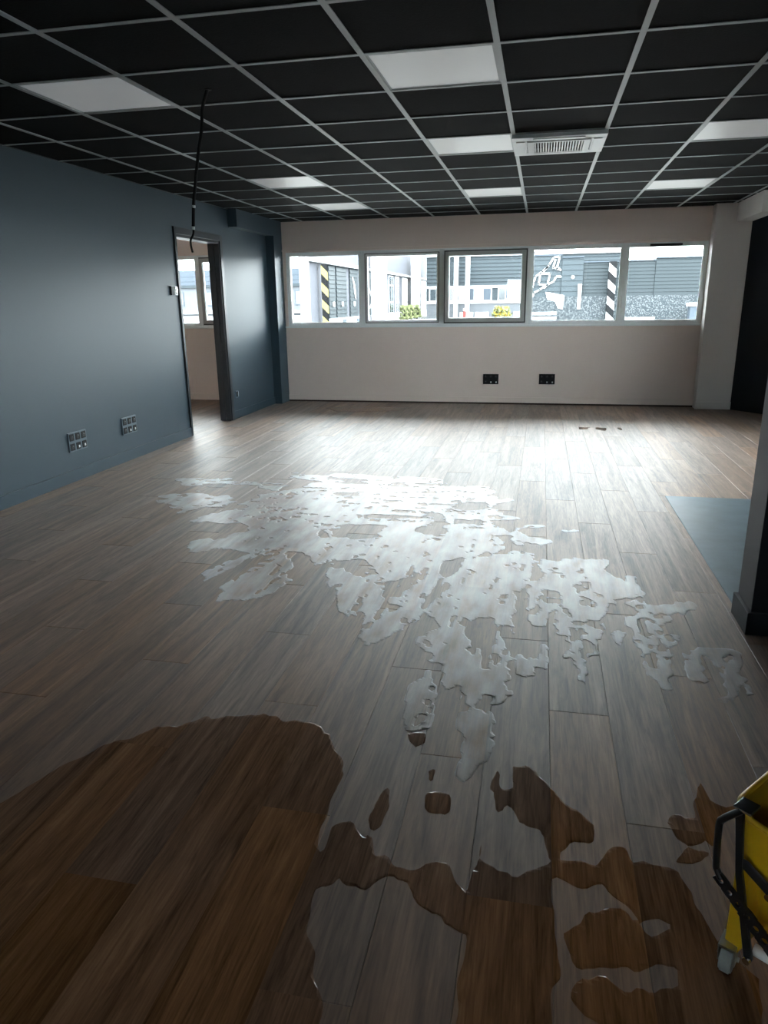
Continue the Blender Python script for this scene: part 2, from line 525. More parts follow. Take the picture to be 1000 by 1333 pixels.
# ---- ceiling: slab, tiles, T-bars
LIGHTS = {(-3, 0), (0, 0), (0, 3), (0, 7), (3, 3), (3, 7), (-3, 5), (-3, 8)}
AC = (1, 3)
ceiling = struct(box('ceiling', NX-0.2, XR+0.2, YB-0.2, YW+0.24, CEIL+0.10, ROOF, M['slab']))
tile_me = None
i_lo, i_hi = math.floor((XL-GX0)/G), math.floor((XR-GX0)/G)
j_lo, j_hi = math.floor((YB-GY0)/G), math.floor((YW-GY0)/G)
for i in range(i_lo, i_hi+1):
    for j in range(j_lo, j_hi+1):
        if (i, j) in LIGHTS or (i, j) == AC: continue
        x0, x1 = max(XL, GX0+i*G), min(XR, GX0+(i+1)*G)
        y0, y1 = max(YB, GY0+j*G), min(YW, GY0+(j+1)*G)
        isfull = abs(x1-x0-G) < 1e-4 and abs(y1-y0-G) < 1e-4
        if isfull and tile_me is not None:
            o = bpy.data.objects.new('ceiling_tile', tile_me); link(o, ceiling)
        else:
            o = box('ceiling_tile', 0.003, x1-x0-0.003, 0.003, y1-y0-0.003, 0.004, 0.022, M['tile'], ceiling, 0.002)
            if isfull: tile_me = o.data
        o.location = (x0, y0, CEIL + random.uniform(-0.0006, 0.0006))
for i in range(i_lo+1, i_hi+1):
    x = GX0+i*G
    boxes('main_tee', [(x-0.0135, x+0.0135, YB, YW, CEIL-0.0015, CEIL+0.003), (x-0.001, x+0.001, YB, YW, CEIL+0.003, CEIL+0.035)], M['tbar'], ceiling)
for j in range(j_lo+1, j_hi+1):
    y = GY0+j*G
    boxes('cross_tee', [(XL, XR, y-0.0115, y+0.0115, CEIL-0.001, CEIL+0.0028), (XL, XR, y-0.001, y+0.001, CEIL+0.003, CEIL+0.03)], M['tbar'], ceiling)
boxes('wall_angle', [(XL, XL+0.02, YB, 8.45, CEIL-0.001, CEIL+0.002), (XL, 1.972, YW-0.02, YW, CEIL-0.001, CEIL+0.002)], M['navy_frame'], ceiling)
struct(box('ceiling_next', NX, XL-0.12, NY, YW, CEIL, CEIL+0.05, M['white_wall']))

# ---- windows
def frame_ring(bm, x0, x1, z0, z1, t, y0, y1, bev=0.004):
    abox(bm, x0, x0+t, y0, y1, z0, z1, bev)
    abox(bm, x1-t, x1, y0, y1, z0, z1, bev)
    abox(bm, x0+t, x1-t, y0, y1, z0, z0+t, bev)
    abox(bm, x0+t, x1-t, y0, y1, z1-t, z1, bev)

YF0, YF1 = YW+0.012, YW+0.085
win_no = 0
def window(xa, xb, style='fixed'):
    global win_no
    win_no += 1
    cx = (xa+xb)/2
    W = struct(empty('window_%d' % win_no, (cx, YF0, WZ0)))
    def sub(n, bm, m, par=W):
        o = finish(n, bm, m, par)
        for v in o.data.vertices: v.co -= Vector((cx, YF0, WZ0))
        return o
    bm = bmesh.new(); frame_ring(bm, xa, xb, WZ0+0.005, WZ1, 0.042, YF0, YF1)
    sub('frame', bm, M['upvc'])
    ia, ib, iz0, iz1 = xa+0.042, xb-0.042, WZ0+0.047, WZ1-0.042
    if style == 'sash':
        bm = bmesh.new(); frame_ring(bm, ia+0.004, ib-0.004, iz0+0.004, iz1-0.004, 0.03, YF0+0.006, YF1-0.01)
        sub('sash', bm, M['upvc'])
        bm = bmesh.new(); frame_ring(bm, ia-0.004, ib+0.004, iz0-0.004, iz1+0.004, 0.009, YF0-0.003, YF0+0.012, 0.001)
        sub('gasket', bm, M['gasket'])
        bm = bmesh.new(); abox(bm, ia+0.03, ib-0.03, YF0+0.03, YF0+0.036, iz0+0.03, iz1-0.03)
        sub('pane', bm, M['glass'])
    elif style == 'open':
        # turned-in sash: hinged on its right stile, standing a hand's width off the frame
        bm = bmesh.new(); frame_ring(bm, ia-0.014, ib+0.014, iz0-0.014, iz1+0.014, 0.018, YF0-0.012, YF0+0.02, 0.002)
        sub('gasket', bm, M['gasket'])
        bm = bmesh.new(); frame_ring(bm, ia+0.004, ib-0.004, iz0+0.004, iz1-0.004, 0.048, YF0-0.055, YF0-0.002, 0.004)
        sub('sash', bm, M['sash_in'])
        bm = bmesh.new(); frame_ring(bm, ia+0.052, ib-0.052, iz0+0.052, iz1-0.052, 0.008, YF0-0.03, YF0-0.014, 0.001)
        sub('glazing_bead', bm, M['upvc'])
        bm = bmesh.new(); abox(bm, ia+0.05, ib-0.05, YF0-0.032, YF0-0.026, iz0+0.05, iz1-0.05)
        sub('pane', bm, M['glass'])
    else:
        bm = bmesh.new(); frame_ring(bm, ia, ib, iz0, iz1, 0.012, YF0+0.014, YF0+0.034, 0.002)
        sub('glazing_bead', bm, M['upvc'])
        bm = bmesh.new(); abox(bm, ia, ib, YF0+0.034, YF0+0.040, iz0, iz1)
        sub('pane', bm, M['glass'])
    return W, sub
window(-3.505, -2.42)
window(-2.42, -1.325, 'sash')
window(-1.325, -0.185, 'open')
window(-0.185, 0.992)
W5, sub5 = window(0.992, 1.965)
bm = bmesh.new()                                     # lever handle on the last sash
abox(bm, 0.965, 0.99, YF0-0.012, YF0, 1.27, 1.40, 0.004)
abox(bm, 0.969, 0.986, YF0-0.04, YF0-0.01, 1.36, 1.38, 0.003)
abox(bm, 0.967, 0.988, YF0-0.05, YF0-0.036, 1.255, 1.385, 0.005)
sub5('handle', bm, M['white_plastic'])
bm = bmesh.new()                                     # black trickle vent on the head of the frame
abox(bm, 1.28, 1.66, YF0-0.022, YF0+0.002, 1.987, 2.018, 0.006)
sub5('trickle_vent', bm, M['black'])
window(NWX0, -4.83)
window(-4.83, NWX1, 'open')
struct(box('trim_7', -3.545, 1.972, YW-0.018, YW+0.02, WZ0-0.014, WZ0+0.008, M['upvc'], bev=0.004))
struct(box('trim_8', NWX0-0.03, NWX1+0.03, YW-0.018, YW+0.02, WZ0-0.014, WZ0+0.008, M['upvc'], bev=0.004))

# fill-light window added in the right wall, out of the camera's view
W8 = struct(empty('window_8', (XR+0.1, (RY0+RY1)/2, RZ0)))
bm = bmesh.new()
nb = 3
for k in range(nb+1):
    yy = (RY1-RY0)*(k/nb-0.5)
    abox(bm, -0.035, 0.035, yy-0.04, yy+0.04, 0, RZ1-RZ0, 0.004)
for zz in (0.03, RZ1-RZ0-0.03): abox(bm, -0.033, 0.033, -(RY1-RY0)/2, (RY1-RY0)/2, zz-0.03, zz+0.03)
finish('frame', bm, M['upvc'], W8)
for k in range(nb):
    ya = (RY1-RY0)*(k/nb-0.5)
    box('pane', -0.003, 0.003, ya+0.04, ya+(RY1-RY0)/nb-0.04, 0.06, RZ1-RZ0-0.06, M['glass'], W8)

W9 = struct(empty('window_9', ((BX0+BX1)/2, YB-0.1, BZ0)))  # added opening behind the camera that lights the mop bucket
bm = bmesh.new()
frame_ring(bm, -(BX1-BX0)/2, (BX1-BX0)/2, 0, BZ1-BZ0, 0.05, -0.035, 0.035)
finish('frame', bm, M['upvc'], W9)
box('pane', -(BX1-BX0)/2+0.05, (BX1-BX0)/2-0.05, -0.003, 0.003, 0.05, BZ1-BZ0-0.05, M['glass'], W9)

# ================================================================== THINGS IN THE ROOM
# ---- ceiling panel lights
def ceiling_light(i, j, label):
    x, y = GX0+i*G+G/2, GY0+j*G+G/2
    t = empty('ceiling_light', (x, y, CEIL))
    h = G/2-0.012
    bm = bmesh.new()
    for b in ((-h, h, -h, -h+0.012), (-h, h, h-0.012, h), (-h, -h+0.012, -h+0.012, h-0.012), (h-0.012, h, -h+0.012, h-0.012)):
        abox(bm, *b, 0.001, 0.014, 0.001)
    finish('frame', bm, M['tbar'], t)
    box('diffuser', -h+0.011, h-0.011, -h+0.011, h-0.011, 0.004, 0.012, M['diffuser'], t)
    tag(t, label, 'ceiling light', 'square panel lights in the black tile ceiling')
ceiling_light(-3, 0, 'white ceiling panel light next to the hanging cable, on its blue wall side')
ceiling_light(0, 0, 'white ceiling panel light farthest from the windows in the file beside the air conditioner')
ceiling_light(0, 3, 'white ceiling panel light directly beside the air conditioner grille')
ceiling_light(0, 7, 'white ceiling panel light nearest the windows in the file beside the air conditioner')
ceiling_light(3, 3, 'white ceiling panel light level with the air conditioner, one tile between them')
ceiling_light(3, 7, 'white ceiling panel light nearest the pale pillar and beam stub')
ceiling_light(-3, 5, 'white ceiling panel light above the open doorway, near the blue wall')
ceiling_light(-3, 8, 'small white ceiling panel light nearest the blue corner pilaster')

# ---- ceiling cassette air conditioner
ax, ay = GX0+AC[0]*G+G/2, GY0+AC[1]*G+G/2
ac = tag(empty('air_conditioner', (ax, ay, CEIL)), 'square white ceiling cassette air conditioner with slotted centre grille', 'air conditioner')
h = 0.31
box('housing', -0.285, 0.285, -0.285, 0.285, -0.004, 0.09, M['ac_dark'], ac)
bm = bmesh.new()
for b in ((-h, h, -h, -0.20), (-h, h, 0.20, h), (-h, -0.215, -0.20, 0.20), (0.215, h, -0.20, 0.20)):
    abox(bm, *b, -0.032, -0.006, 0.004)
finish('panel', bm, M['ac_white'], ac)
for sx in (-1, 1):
    box('louvre_flap', sx*0.255-0.028, sx*0.255+0.028, -0.19, 0.19, -0.037, -0.031, M['ac_white'], ac, 0.002)
for sy in (-1, 1):
    box('louvre_flap', -0.17, 0.17, sy*0.25-0.026, sy*0.25+0.026, -0.037, -0.031, M['ac_white'], ac, 0.002)
gr = boxes('grille', [(-0.21, 0.21, -0.195, -0.165, -0.04, -0.02), (-0.21, 0.21, 0.165, 0.195, -0.04, -0.02),
                      (-0.21, -0.165, -0.165, 0.165, -0.04, -0.02), (0.165, 0.21, -0.165, 0.165, -0.04, -0.02)], M['ac_white'], ac, 0.003)
sl_me = None
for k in range(18):
    x = -0.156+0.312*k/17
    if sl_me is None:
        o = box('slat', -0.0045, 0.0045, -0.165, 0.165, -0.038, -0.022, M['ac_white'], gr)
        sl_me = o.data
    else:
        o = link(bpy.data.objects.new('slat', sl_me), gr)
    o.location = (x, 0, 0)

# ---- cable hanging out of a ceiling tile
cb = tag(empty('hanging_cable', (-1.75, 3.89, CEIL)), 'loose black electrical cable hanging from a hole in the ceiling tile', 'cable')
def smooth_line(P, n=8):
    P = [Vector(p) for p in P]
    out = []
    for i in range(len(P)-1):
        p0, p1, p2, p3 = P[max(i-1, 0)], P[i], P[i+1], P[min(i+2, len(P)-1)]
        for k in range(n):
            t = k/n
            out.append(0.5*((2*p1)+(-p0+p2)*t+(2*p0-5*p1+4*p2-p3)*t*t+(-p0+3*p1-3*p2+p3)*t**3))
    out.append(P[-1])
    return out
bm = bmesh.new()
tube(bm, smooth_line([(0.015, 0, 0.03), (0.0, 0, -0.005), (-0.03, 0.0, -0.08), (-0.045, 0, -0.18), (-0.075, 0, -0.3), (-0.10, 0, -0.42), (-0.125, 0, -0.55), (-0.137, 0, -0.66)]), 0.009, 10)
finish('sheath', bm, M['cable'], cb, True)
bm = bmesh.new()
tube(bm, smooth_line([(-0.135, 0, -0.65), (-0.14, 0, -0.69), (-0.158, 0, -0.72), (-0.16, 0, -0.75), (-0.153, 0, -0.785)]), 0.006, 8)
finish('bare_end', bm, M['cable'], cb, True)
bm = bmesh.new(); tube(bm, [(-0.1235, 0, -0.545), (-0.125, 0, -0.558)], 0.0095, 10)
finish('tie', bm, M['white_plastic'], cb)
bm = bmesh.new(); tube(bm, [(-0.137, 0, -0.652), (-0.1385, 0, -0.668)], 0.010, 10)
finish('tie', bm, M['white_plastic'], cb)
bm = bmesh.new(); cyl(bm, (0.008, 0, 0.003), (0, 0, 1), 0.018, 0.004, 16)
finish('hole_rim', bm, M['ac_dark'], cb)

# ---- socket blocks
def socket_block(loc, rz, plate_mat, w, hgt, label, group):
    t = tag(empty('socket_block', loc, rz), label, 'power socket', group)
    box('faceplate', -w/2, w/2, -0.012, 0.001, -hgt/2, hgt/2, plate_mat, t, 0.003)
    pw, ph = w/3, hgt/2
    for r in range(2):
        for c in range(3):
            cx, cz = -w/2+pw*(c+0.5), hgt/2-ph*(r+0.5)
            f = box('socket', cx-pw*0.36, cx+pw*0.36, -0.0155, -0.010, cz-ph*0.36, cz+ph*0.36, M['blackgloss'], t, 0.002)
            if r == 1 and c > 0:
                bm = bmesh.new(); abox(bm, cx-0.004, cx+0.012, -0.0185, -0.015, cz-0.016, cz+0.004, 0.0015)
                finish('data_jack', bm, M['white_plastic'], f)
            else:
                bm = bmesh.new(); cyl(bm, (cx, -0.0155, cz), (0, 1, 0), 0.017, 0.002, 16)
                finish('pin_well', bm, M['black'], f)
                bm = bmesh.new(); cyl(bm, (cx, -0.018, cz+0.008), (0, 1, 0), 0.0028, 0.006, 8)
                finish('earth_pin', bm, M['steel'], f)
    return t
# on the left wall: local -Y must face +X  -> rotate +90 deg
socket_block((XL, 5.115, 0.318), math.pi/2, M['slate'], 0.235, 0.155, 'blue-grey six-way socket block on the blue wall, farther from the doorway', 'six-way socket blocks on the blue wall')
socket_block((XL, 5.892, 0.318), math.pi/2, M['slate'], 0.235, 0.155, 'blue-grey six-way socket block on the blue wall, nearer the doorway', 'six-way socket blocks on the blue wall')
socket_block((-0.642, YW, 0.338), 0, M['blackgloss'], 0.208, 0.136, 'black six-way socket block below the inward-opened grey-edged window sash', 'six-way socket blocks below the windows')
socket_block((0.105, YW, 0.343), 0, M['blackgloss'], 0.208, 0.136, 'black six-way socket block below the window showing graffiti, nearer the pale pillar', 'six-way socket blocks below the windows')

t = tag(empty('wall_socket', (XL, 8.36, 0.295), math.pi/2), 'small single black socket low on the blue wall beyond the doorway', 'power socket')
box('faceplate', -0.042, 0.042, -0.010, 0.001, -0.042, 0.042, M['slate'], t, 0.003)
f = box('socket', -0.03, 0.026, -0.0135, -0.009, -0.03, 0.03, M['blackgloss'], t, 0.002)
bm = bmesh.new(); cyl(bm, (0.0, -0.014, 0.0), (0, 1, 0), 0.018, 0.002, 16)
finish('pin_well', bm, M['black'], f)
box('label_strip', 0.027, 0.039, -0.012, -0.009, -0.03, 0.03, M['white_plastic'], t)

t = tag(empty('light_switch', (XL, 6.985, 1.505), math.pi/2), 'light switch with black rocker and bare white module beside the doorway', 'light switch')
box('backing', -0.085, 0.075, -0.008, 0.001, -0.047, 0.047, M['slate'], t, 0.002)
box('rocker', -0.082, -0.012, -0.02, -0.006, -0.043, 0.043, M['blackgloss'], t, 0.003)
md = box('module', 0.0, 0.066, -0.016, -0.006, -0.042, 0.042, M['white_plastic'], t, 0.006)
bm = bmesh.new(); cyl(bm, (0.033, -0.018, 0.012), (0, 1, 0), 0.013, 0.006, 14)
finish('knob', bm, M['steel'], md)
bm = bmesh.new(); cyl(bm, (0.030, -0.017, -0.024), (0, 1, 0), 0.007, 0.004, 10)
finish('screw', bm, M['gasket'], md)

# ---- yellow mop bucket with press, on castors
bk = tag(empty('mop_bucket', (0.436, 1.316, 0), math.radians(-40)), 'yellow wheeled mop bucket with black perforated wringer lever', 'mop bucket')
def rim_z(x, y):
    # the side towards the lever dips from its left corner
    f = max(0.0, 1-y/0.12)
    return 0.402 - f*min(0.70*max(x, 0), 0.075)
def rrect(x0, x1, y0, y1, r, n=5):
    out = []
    for (cx, cy, a0) in ((x1-r, y0+r, -90), (x1-r, y1-r, 0), (x0+r, y1-r, 90), (x0+r, y0+r, 180)):
        for k in range(n+1):
            a = math.radians(a0+90*k/n)
            out.append((cx+r*math.cos(a), cy+r*math.sin(a)))
    return out
bm = bmesh.new()
lev = [(0.055, 0.07, 0.035), (0.135, 0.045, 0.04), (0.262, 0.030, 0.04), (0.275, 0.012, 0.04), (None, 0.004, 0.035)]
rings = []
for (z, ins, r) in lev:
    pts = rrect(ins-0.018, 0.46-ins, ins-0.01, 0.30-ins*0.6, r)
    rings.append([bm.verts.new((px, py, z if z is not None else rim_z(px, py))) for px, py in pts])
inner = []
for (z, ins, r) in [(None, 0.012, 0.03), (0.27, 0.025, 0.035), (0.14, 0.055, 0.03)]:
    pts = rrect(ins-0.018, 0.46-ins, ins-0.01, 0.30-ins*0.6, r)
    inner.append([bm.verts.new((px, py, z if z is not None else rim_z(px, py))) for px, py in pts])
seq = rings+inner
n = len(seq[0])
for a, b in zip(seq[:-1], seq[1:]):
    for k in range(n):
        bm.faces.new((a[k], a[(k+1) % n], b[(k+1) % n], b[k]))
bm.faces.new(rings[0][::-1]); bm.faces.new(inner[-1])
tub = finish('tub', bm, M['yellow'], bk)
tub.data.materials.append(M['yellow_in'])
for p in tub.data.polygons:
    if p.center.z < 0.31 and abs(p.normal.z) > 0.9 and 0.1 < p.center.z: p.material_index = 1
bm = bmesh.new()
tube(bm, [(px, py, rim_z(px, py)) for px, py in rrect(-0.016, 0.458, -0.008, 0.299, 0.036, 7)], 0.0065, 8, closed=True)
finish('rim', bm, M['yellow'], bk, True)
# press basket inside
bm = bmesh.new()
abox(bm, 0.085, 0.40, 0.03, 0.17, 0.20, 0.385, 0.008)
pr = finish('press', bm, M['black'], bk)
bm = bmesh.new(); tube(bm, [(0.085, 0.165, 0.39), (0.40, 0.165, 0.39)], 0.004, 8)
finish('press_rod', bm, M['steel'], pr)
# feet wedges and lower rail
def plate(name, pts, y0, y1, m, par=bk, bev=0.002):
    bm = bmesh.new(); prism(bm, pts, 'y', y0, y1)
    if bev: bmesh.ops.bevel(bm, geom=list(bm.edges), offset=bev, segments=1, affect='EDGES')
    return finish(name, bm, m, par)
plate('foot', [(0.004, 0.285), (0.004, 0.080), (0.030, 0.060), (0.046, 0.098), (0.042, 0.16), (0.026, 0.285)], -0.006, 0.05, M['yellow'])
plate('foot', [(0.456, 0.285), (0.456, 0.080), (0.430, 0.060), (0.414, 0.098), (0.418, 0.16), (0.434, 0.285)], -0.006, 0.05, M['yellow'])
plate('rail', [(0.050, 0.150), (0.096, 0.070), (0.36, 0.070), (0.41, 0.150), (0.395, 0.150), (0.35, 0.088), (0.11, 0.088), (0.066, 0.150)], 0.0, 0.03, M['yellow'])
# castors
def castor(x, y, a):
    c = empty('castor', (x, y, 0), a, bk)
    bm = bmesh.new(); cyl(bm, (0, 0, 0.0355), (1, 0, 0), 0.035, 0.024, 28)
    bmesh.ops.bevel(bm, geom=[e for e in bm.edges if len(e.link_faces) == 2 and any(len(f.verts) > 4 for f in e.link_faces)], offset=0.003, segments=2, affect='EDGES')
    finish('wheel', bm, M['rubber'], c)
    bm = bmesh.new()
    for s in (-1, 1):
        prism(bm, [(-0.017, 0.028), (0.010, 0.028), (0.018, 0.078), (-0.030, 0.078)], 'x', s*0.0155-0.0012, s*0.0155+0.0012)
    abox(bm, -0.017, 0.017, -0.030, 0.018, 0.074, 0.080)
    cyl(bm, (0, 0, 0.0355), (1, 0, 0), 0.005, 0.042, 10)
    cyl(bm, (0, 0, 0.09), (0, 0, 1), 0.008, 0.03, 10)
    finish('fork', bm, M['steel'], c)
castor(0.012, 0.005, math.radians(12))
castor(0.448, 0.005, math.radians(-20))
castor(0.03, 0.27, math.radians(30))
castor(0.43, 0.27, math.radians(10))
# wringer lever: loop handle then perforated plate
lv = None
bm = bmesh.new()
path = smooth_line([(0.006, -0.022, 0.408), (-0.006, -0.023, 0.394), (-0.025, -0.024, 0.370), (-0.031, -0.024, 0.350), (-0.026, -0.025, 0.262), (-0.022, -0.025, 0.248), (-0.012, -0.026, 0.234)], 5)
tube(bm, path, 0.0072, 8)
lv = finish('lever', bm, M['black'], bk, True)
bm = bmesh.new()
def perforated(bm, c, d, half, pitch, hole, y0, y1, seg=16):
    """one link of the plate: a bulged outline with a round hole through it"""
    d = Vector(d).normalized(); nrm = Vector((-d.y, d.x)); c = Vector(c)
    outer, innr = [], []
    for k in range(seg):
        a = 2*math.pi*k/seg
        u, v = math.cos(a), math.sin(a)
        s = 1/max(abs(u), abs(v))
        su, sv = u*s*pitch/2, v*s*half
        if abs(v) >= abs(u): sv = half*(0.86+0.14*(1-(u*s)**2))*(1 if v > 0 else -1)
        outer.append(c+d*su*1.001+nrm*sv)
        innr.append(c+(d*u+nrm*v)*hole)
    O = [[bm.verts.new((p.x, y, p.y)) for p in outer] for y in (y0, y1)]
    I = [[bm.verts.new((p.x, y, p.y)) for p in innr] for y in (y0, y1)]
    for k in range(seg):
        k2 = (k+1) % seg
        bm.faces.new((O[0][k], O[0][k2], I[0][k2], I[0][k]))
        bm.faces.new((O[1][k], I[1][k], I[1][k2], O[1][k2]))
        bm.faces.new((O[0][k], O[1][k], O[1][k2], O[0][k2]))
        bm.faces.new((I[0][k], I[0][k2], I[1][k2], I[1][k]))
p0, d0 = Vector((-0.010, 0.232)), Vector((0.79, -0.61))
for k in range(11):
    w_ = 0.013 if k < 3 else 0.0155
    perforated(bm, p0+d0*0.0245*k, d0, w_, 0.0245, 0.0052+0.0004*min(k, 8), -0.030, -0.024)
finish('perforated_plate', bm, M['black'], lv)
# post, arm, bolts, roller, clip
plate('post', [(-0.008, 0.410), (0.010, 0.410), (0.024, 0.27), (0.068, 0.085), (0.060, 0.070), (0.050, 0.080), (0.012, 0.26)], -0.022, -0.014, M['black'])
ar = plate('arm', [(0.014, 0.300), (0.030, 0.300), (0.09, 0.266), (0.30, 0.150), (0.293, 0.132), (0.084, 0.247), (0.020, 0.280)], -0.019, -0.012, M['black'])
for (bx_, bz_, par) in ((0.080, 0.257, ar), (0.059, 0.083, bk), (0.26, 0.163, ar)):
    bm = bmesh.new(); cyl(bm, (bx_, -0.025, bz_), (0, 1, 0), 0.0075, 0.010, 12)
    finish('bolt', bm, M['chrome'], par)
bm = bmesh.new(); cyl(bm, (0.079, 0.0, 0.098), (1, 0.1, 0), 0.012, 0.036, 16)
finish('roller', bm, M['white_plastic'], bk)
box('clip', -0.010, 0.026, -0.026, 0.016, 0.407, 0.413, M['chrome'], bk, 0.002)

# ================================================================== OUTSIDE THE WINDOWS
struct(boxes('ground_yard', [(-90, 60, YW+0.24, 130, -0.25, 0.0), (XR+0.2, 60, -40, YW+0.24, -0.25, 0.0)], M['o_ground']))

def slats(name, x0, x1, y, z0, z1, pitch, m, par, along='x', depth=0.05):
    """horizontal cladding boards too fine to count from the room, joined"""
    bm = bmesh.new()
    z = z0
    while z < z1-0.02:
        h_ = min(pitch, z1-z)
        if along == 'x':
            prism(bm, [(y, z), (y-depth, z), (y-0.012, z+h_), (y, z+h_)], 'x', x0, x1)
        else:
            prism(bm, [(y, z), (y+depth, z), (y+0.012, z+h_), (y, z+h_)], 'y', x0, x1)
        z += pitch
    o = finish(name, bm, m, par)
    o['kind'] = 'stuff'
    return o

# ---- long building on the left of the yard, its facade running away from the windows
XF = -11.0
Lb = tag(empty('office_building', (XF, 34, 0)), 'long white office building with tall columns along the yard, left of the striped post', 'building')
def lp(fn, *a, **k):
    o = fn(*a, **k)
    for v in o.data.vertices: v.co -= Vector((XF, 34, 0))
    return o
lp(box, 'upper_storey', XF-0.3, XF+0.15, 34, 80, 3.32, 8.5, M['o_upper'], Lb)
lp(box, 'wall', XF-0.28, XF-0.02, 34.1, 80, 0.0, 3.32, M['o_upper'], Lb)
lp(box, 'fascia', XF-0.3, XF+0.22, 34, 80, 3.26, 3.40, M['o_white'], Lb)
lp(box, 'rear_block', XF-4, XF-0.3, 72, 80, 0.0, 8.5, M['o_white'], Lb)
lp(box, 'plinth', XF-0.05, XF+0.25, 37.5, 80, 0.0, 0.55, M['o_white'], Lb)
def bay(ya, yb, za, zb, style):
    if style == 'louvre':
        lp(box, 'panel', XF-0.01, XF+0.03, ya, yb, za, zb, M['o_dark'], Lb)
        o = slats('louvre_boards', ya, yb, XF+0.03, za, zb, 0.22, M['o_dark'], Lb, 'y')
        for v in o.data.vertices: v.co -= Vector((XF, 34, 0))
    else:
        f_ = lp(box, 'window', XF-0.01, XF+0.05, ya, yb, za, zb, M['o_white'], Lb)
        gap = 0.12
        nn = 2
        for k in range(nn):
            a = ya+gap+(yb-ya-gap)*k/nn
            b = ya+(yb-ya-gap)*(k+1)/nn
            for (c, d) in ((za+0.1, 1.25), (1.4, zb-0.75), (zb-0.62, zb-0.1)):
                o = lp(box, 'pane', XF+0.045, XF+0.06, a, b, c, d, M['o_glass'], f_)
bay(37.75, 38.95, 0.55, 3.25, 'louvre')
bay(39.25, 41.35, 0.55, 3.25, 'louvre')
bay(42.15, 44.0, 0.55, 3.25, 'louvre')
bay(46.3, 48.4, 0.55, 3.25, 'louvre')
for ya, yb in ((53.4, 55.0), (55.8, 57.3), (58.8, 61.0), (63.5, 66.5), (68.0, 71.0), (71.5, 75.0)):
    bay(ya, yb, 0.5, 3.2, 'glass')
# white swoosh painted over two of the louvred bays
bm = bmesh.new()
for pts in ([(42.6, 2.75), (42.9, 2.3), (43.1, 1.8), (43.35, 1.55), (43.2, 2.0), (42.95, 2.5)], [(46.5, 2.6), (46.9, 2.1), (47.5, 1.7), (48.0, 1.3), (47.4, 1.2), (46.9, 1.0)]):
    for a, b in zip(pts[:-1], pts[1:]):
        a, b = Vector(a), Vector(b)
        nn = Vector((-(b-a).y, (b-a).x)).normalized()*0.09
        prism(bm, [tuple(a+nn), tuple(a-nn), tuple(b-nn), tuple(b+nn)], 'x', XF+0.09, XF+0.10)
o = finish('painted_swoosh', bm, M['o_white'], Lb)
for v in o.data.vertices: v.co -= Vector((XF, 34, 0))
for xc, yc, wd in ((XF+0.02, 33.8, 0.3), (-10.2, 46.6, 0.9), (-10.15, 60.5, 0.75), (-10.2, 69.5, 0.4)):
    lp(box, 'column', xc-wd/2, xc+wd/2, yc-0.3, yc+0.3, 0, 8.5, M['o_white'], Lb)
for yc in (40.0, 43.2, 47.0):
    lp(box, 'ventilation_grille', XF+0.25, XF+0.28, yc-0.35, yc+0.35, 0.1, 0.45, M['o_band'], Lb)
for yc in (38.4, 40.2, 42.9):
    lp(box, 'wall_lamp', XF+0.08, XF+0.14, yc-0.12, yc+0.12, 1.15, 1.4, M['o_white'], Lb)

def hazard_post(loc, wx, h_, cols, name_label, rz=0.0, steps=4):
    t = tag(empty('striped_post', loc, rz), name_label, 'post')
    box('core', -wx/2, wx/2, 0.0, 0.3, 0, h_, cols[0], t)
    st = h_/steps
    me = None
    for k in range(steps):
        if me is None:
            bm = bmesh.new()
            prism(bm, [(-wx/2-0.005, st*0.42), (wx/2+0.005, 0.0), (wx/2+0.005, st*0.5), (-wx/2-0.005, st*0.92)], 'y', -0.012, 0.005)
            o = finish('stripe', bm, cols[1], t); me = o.data
        else:
            o = link(bpy.data.objects.new('stripe', me), t)
        o.location = (0, 0, k*st)
    return t
hazard_post((XF+0.35, 36.0, 0.0), 0.32, 3.2, (M['o_black'], M['o_yellow']), 'black post with pale yellow diagonal hazard stripes beside grey louvred bays', math.radians(18))
hazard_post((3.38, 39.5, 0.0), 0.36, 3.16, (M['o_black'], M['o_white']), 'black post with white diagonal hazard stripes in front of the grey wall', 0.0)

# ---- clad building closing the far end of the yard
Fb = tag(empty('warehouse', (-4.5, 60, 0)), 'slate-clad far building with a white-framed strip of windows', 'building')
def fp(fn, *a, **k):
    o = fn(*a, **k)
    for v in o.data.vertices: v.co -= Vector((-4.5, 60, 0))
    return o
fp(box, 'wall', -9.2, 6.0, 60, 68, 0, 4.7, M['o_dark2'], Fb)
o = slats('louvre_boards', -9.2, 6.0, 60, 2.5, 4.7, 0.28, M['o_dark2'], Fb, depth=0.07)
for v in o.data.vertices: v.co -= Vector((-4.5, 60, 0))
fp(box, 'eaves', -9.3, 6.1, 59.8, 68, 4.7, 4.95, M['o_white'], Fb)
fp(box, 'lintel', -9.2, 6.0, 59.9, 60.05, 2.32, 2.5, M['o_white'], Fb)
fp(box, 'sill', -9.2, 6.0, 59.85, 60.05, 1.12, 1.34, M['o_white'], Fb)
fp(box, 'low_wall', -9.2, 6.0, 59.92, 60.05, 0.0, 1.12, M['o_grey'], Fb)
for k, xa in enumerate((-8.9, -7.6, -6.4, -5.25, -3.4, -1.9, -0.6, 0.7)):
    wd = 1.0 if k != 3 else 1.2
    f_ = fp(box, 'window', xa-0.1, xa+wd+0.1, 59.93, 60.02, 1.34, 2.32, M['o_white'], Fb)
    fp(box, 'pane', xa, xa+wd/2-0.03, 59.915, 59.94, 1.4, 2.26, M['o_glass'], f_)
    fp(box, 'pane', xa+wd/2+0.03, xa+wd, 59.915, 59.94, 1.4, 2.26, M['o_band'], f_)
for xa in (-6.85, -5.95):
    fp(box, 'column', xa, xa+0.32, 58.6, 58.95, 0, 4.9, M['o_white'], Fb)

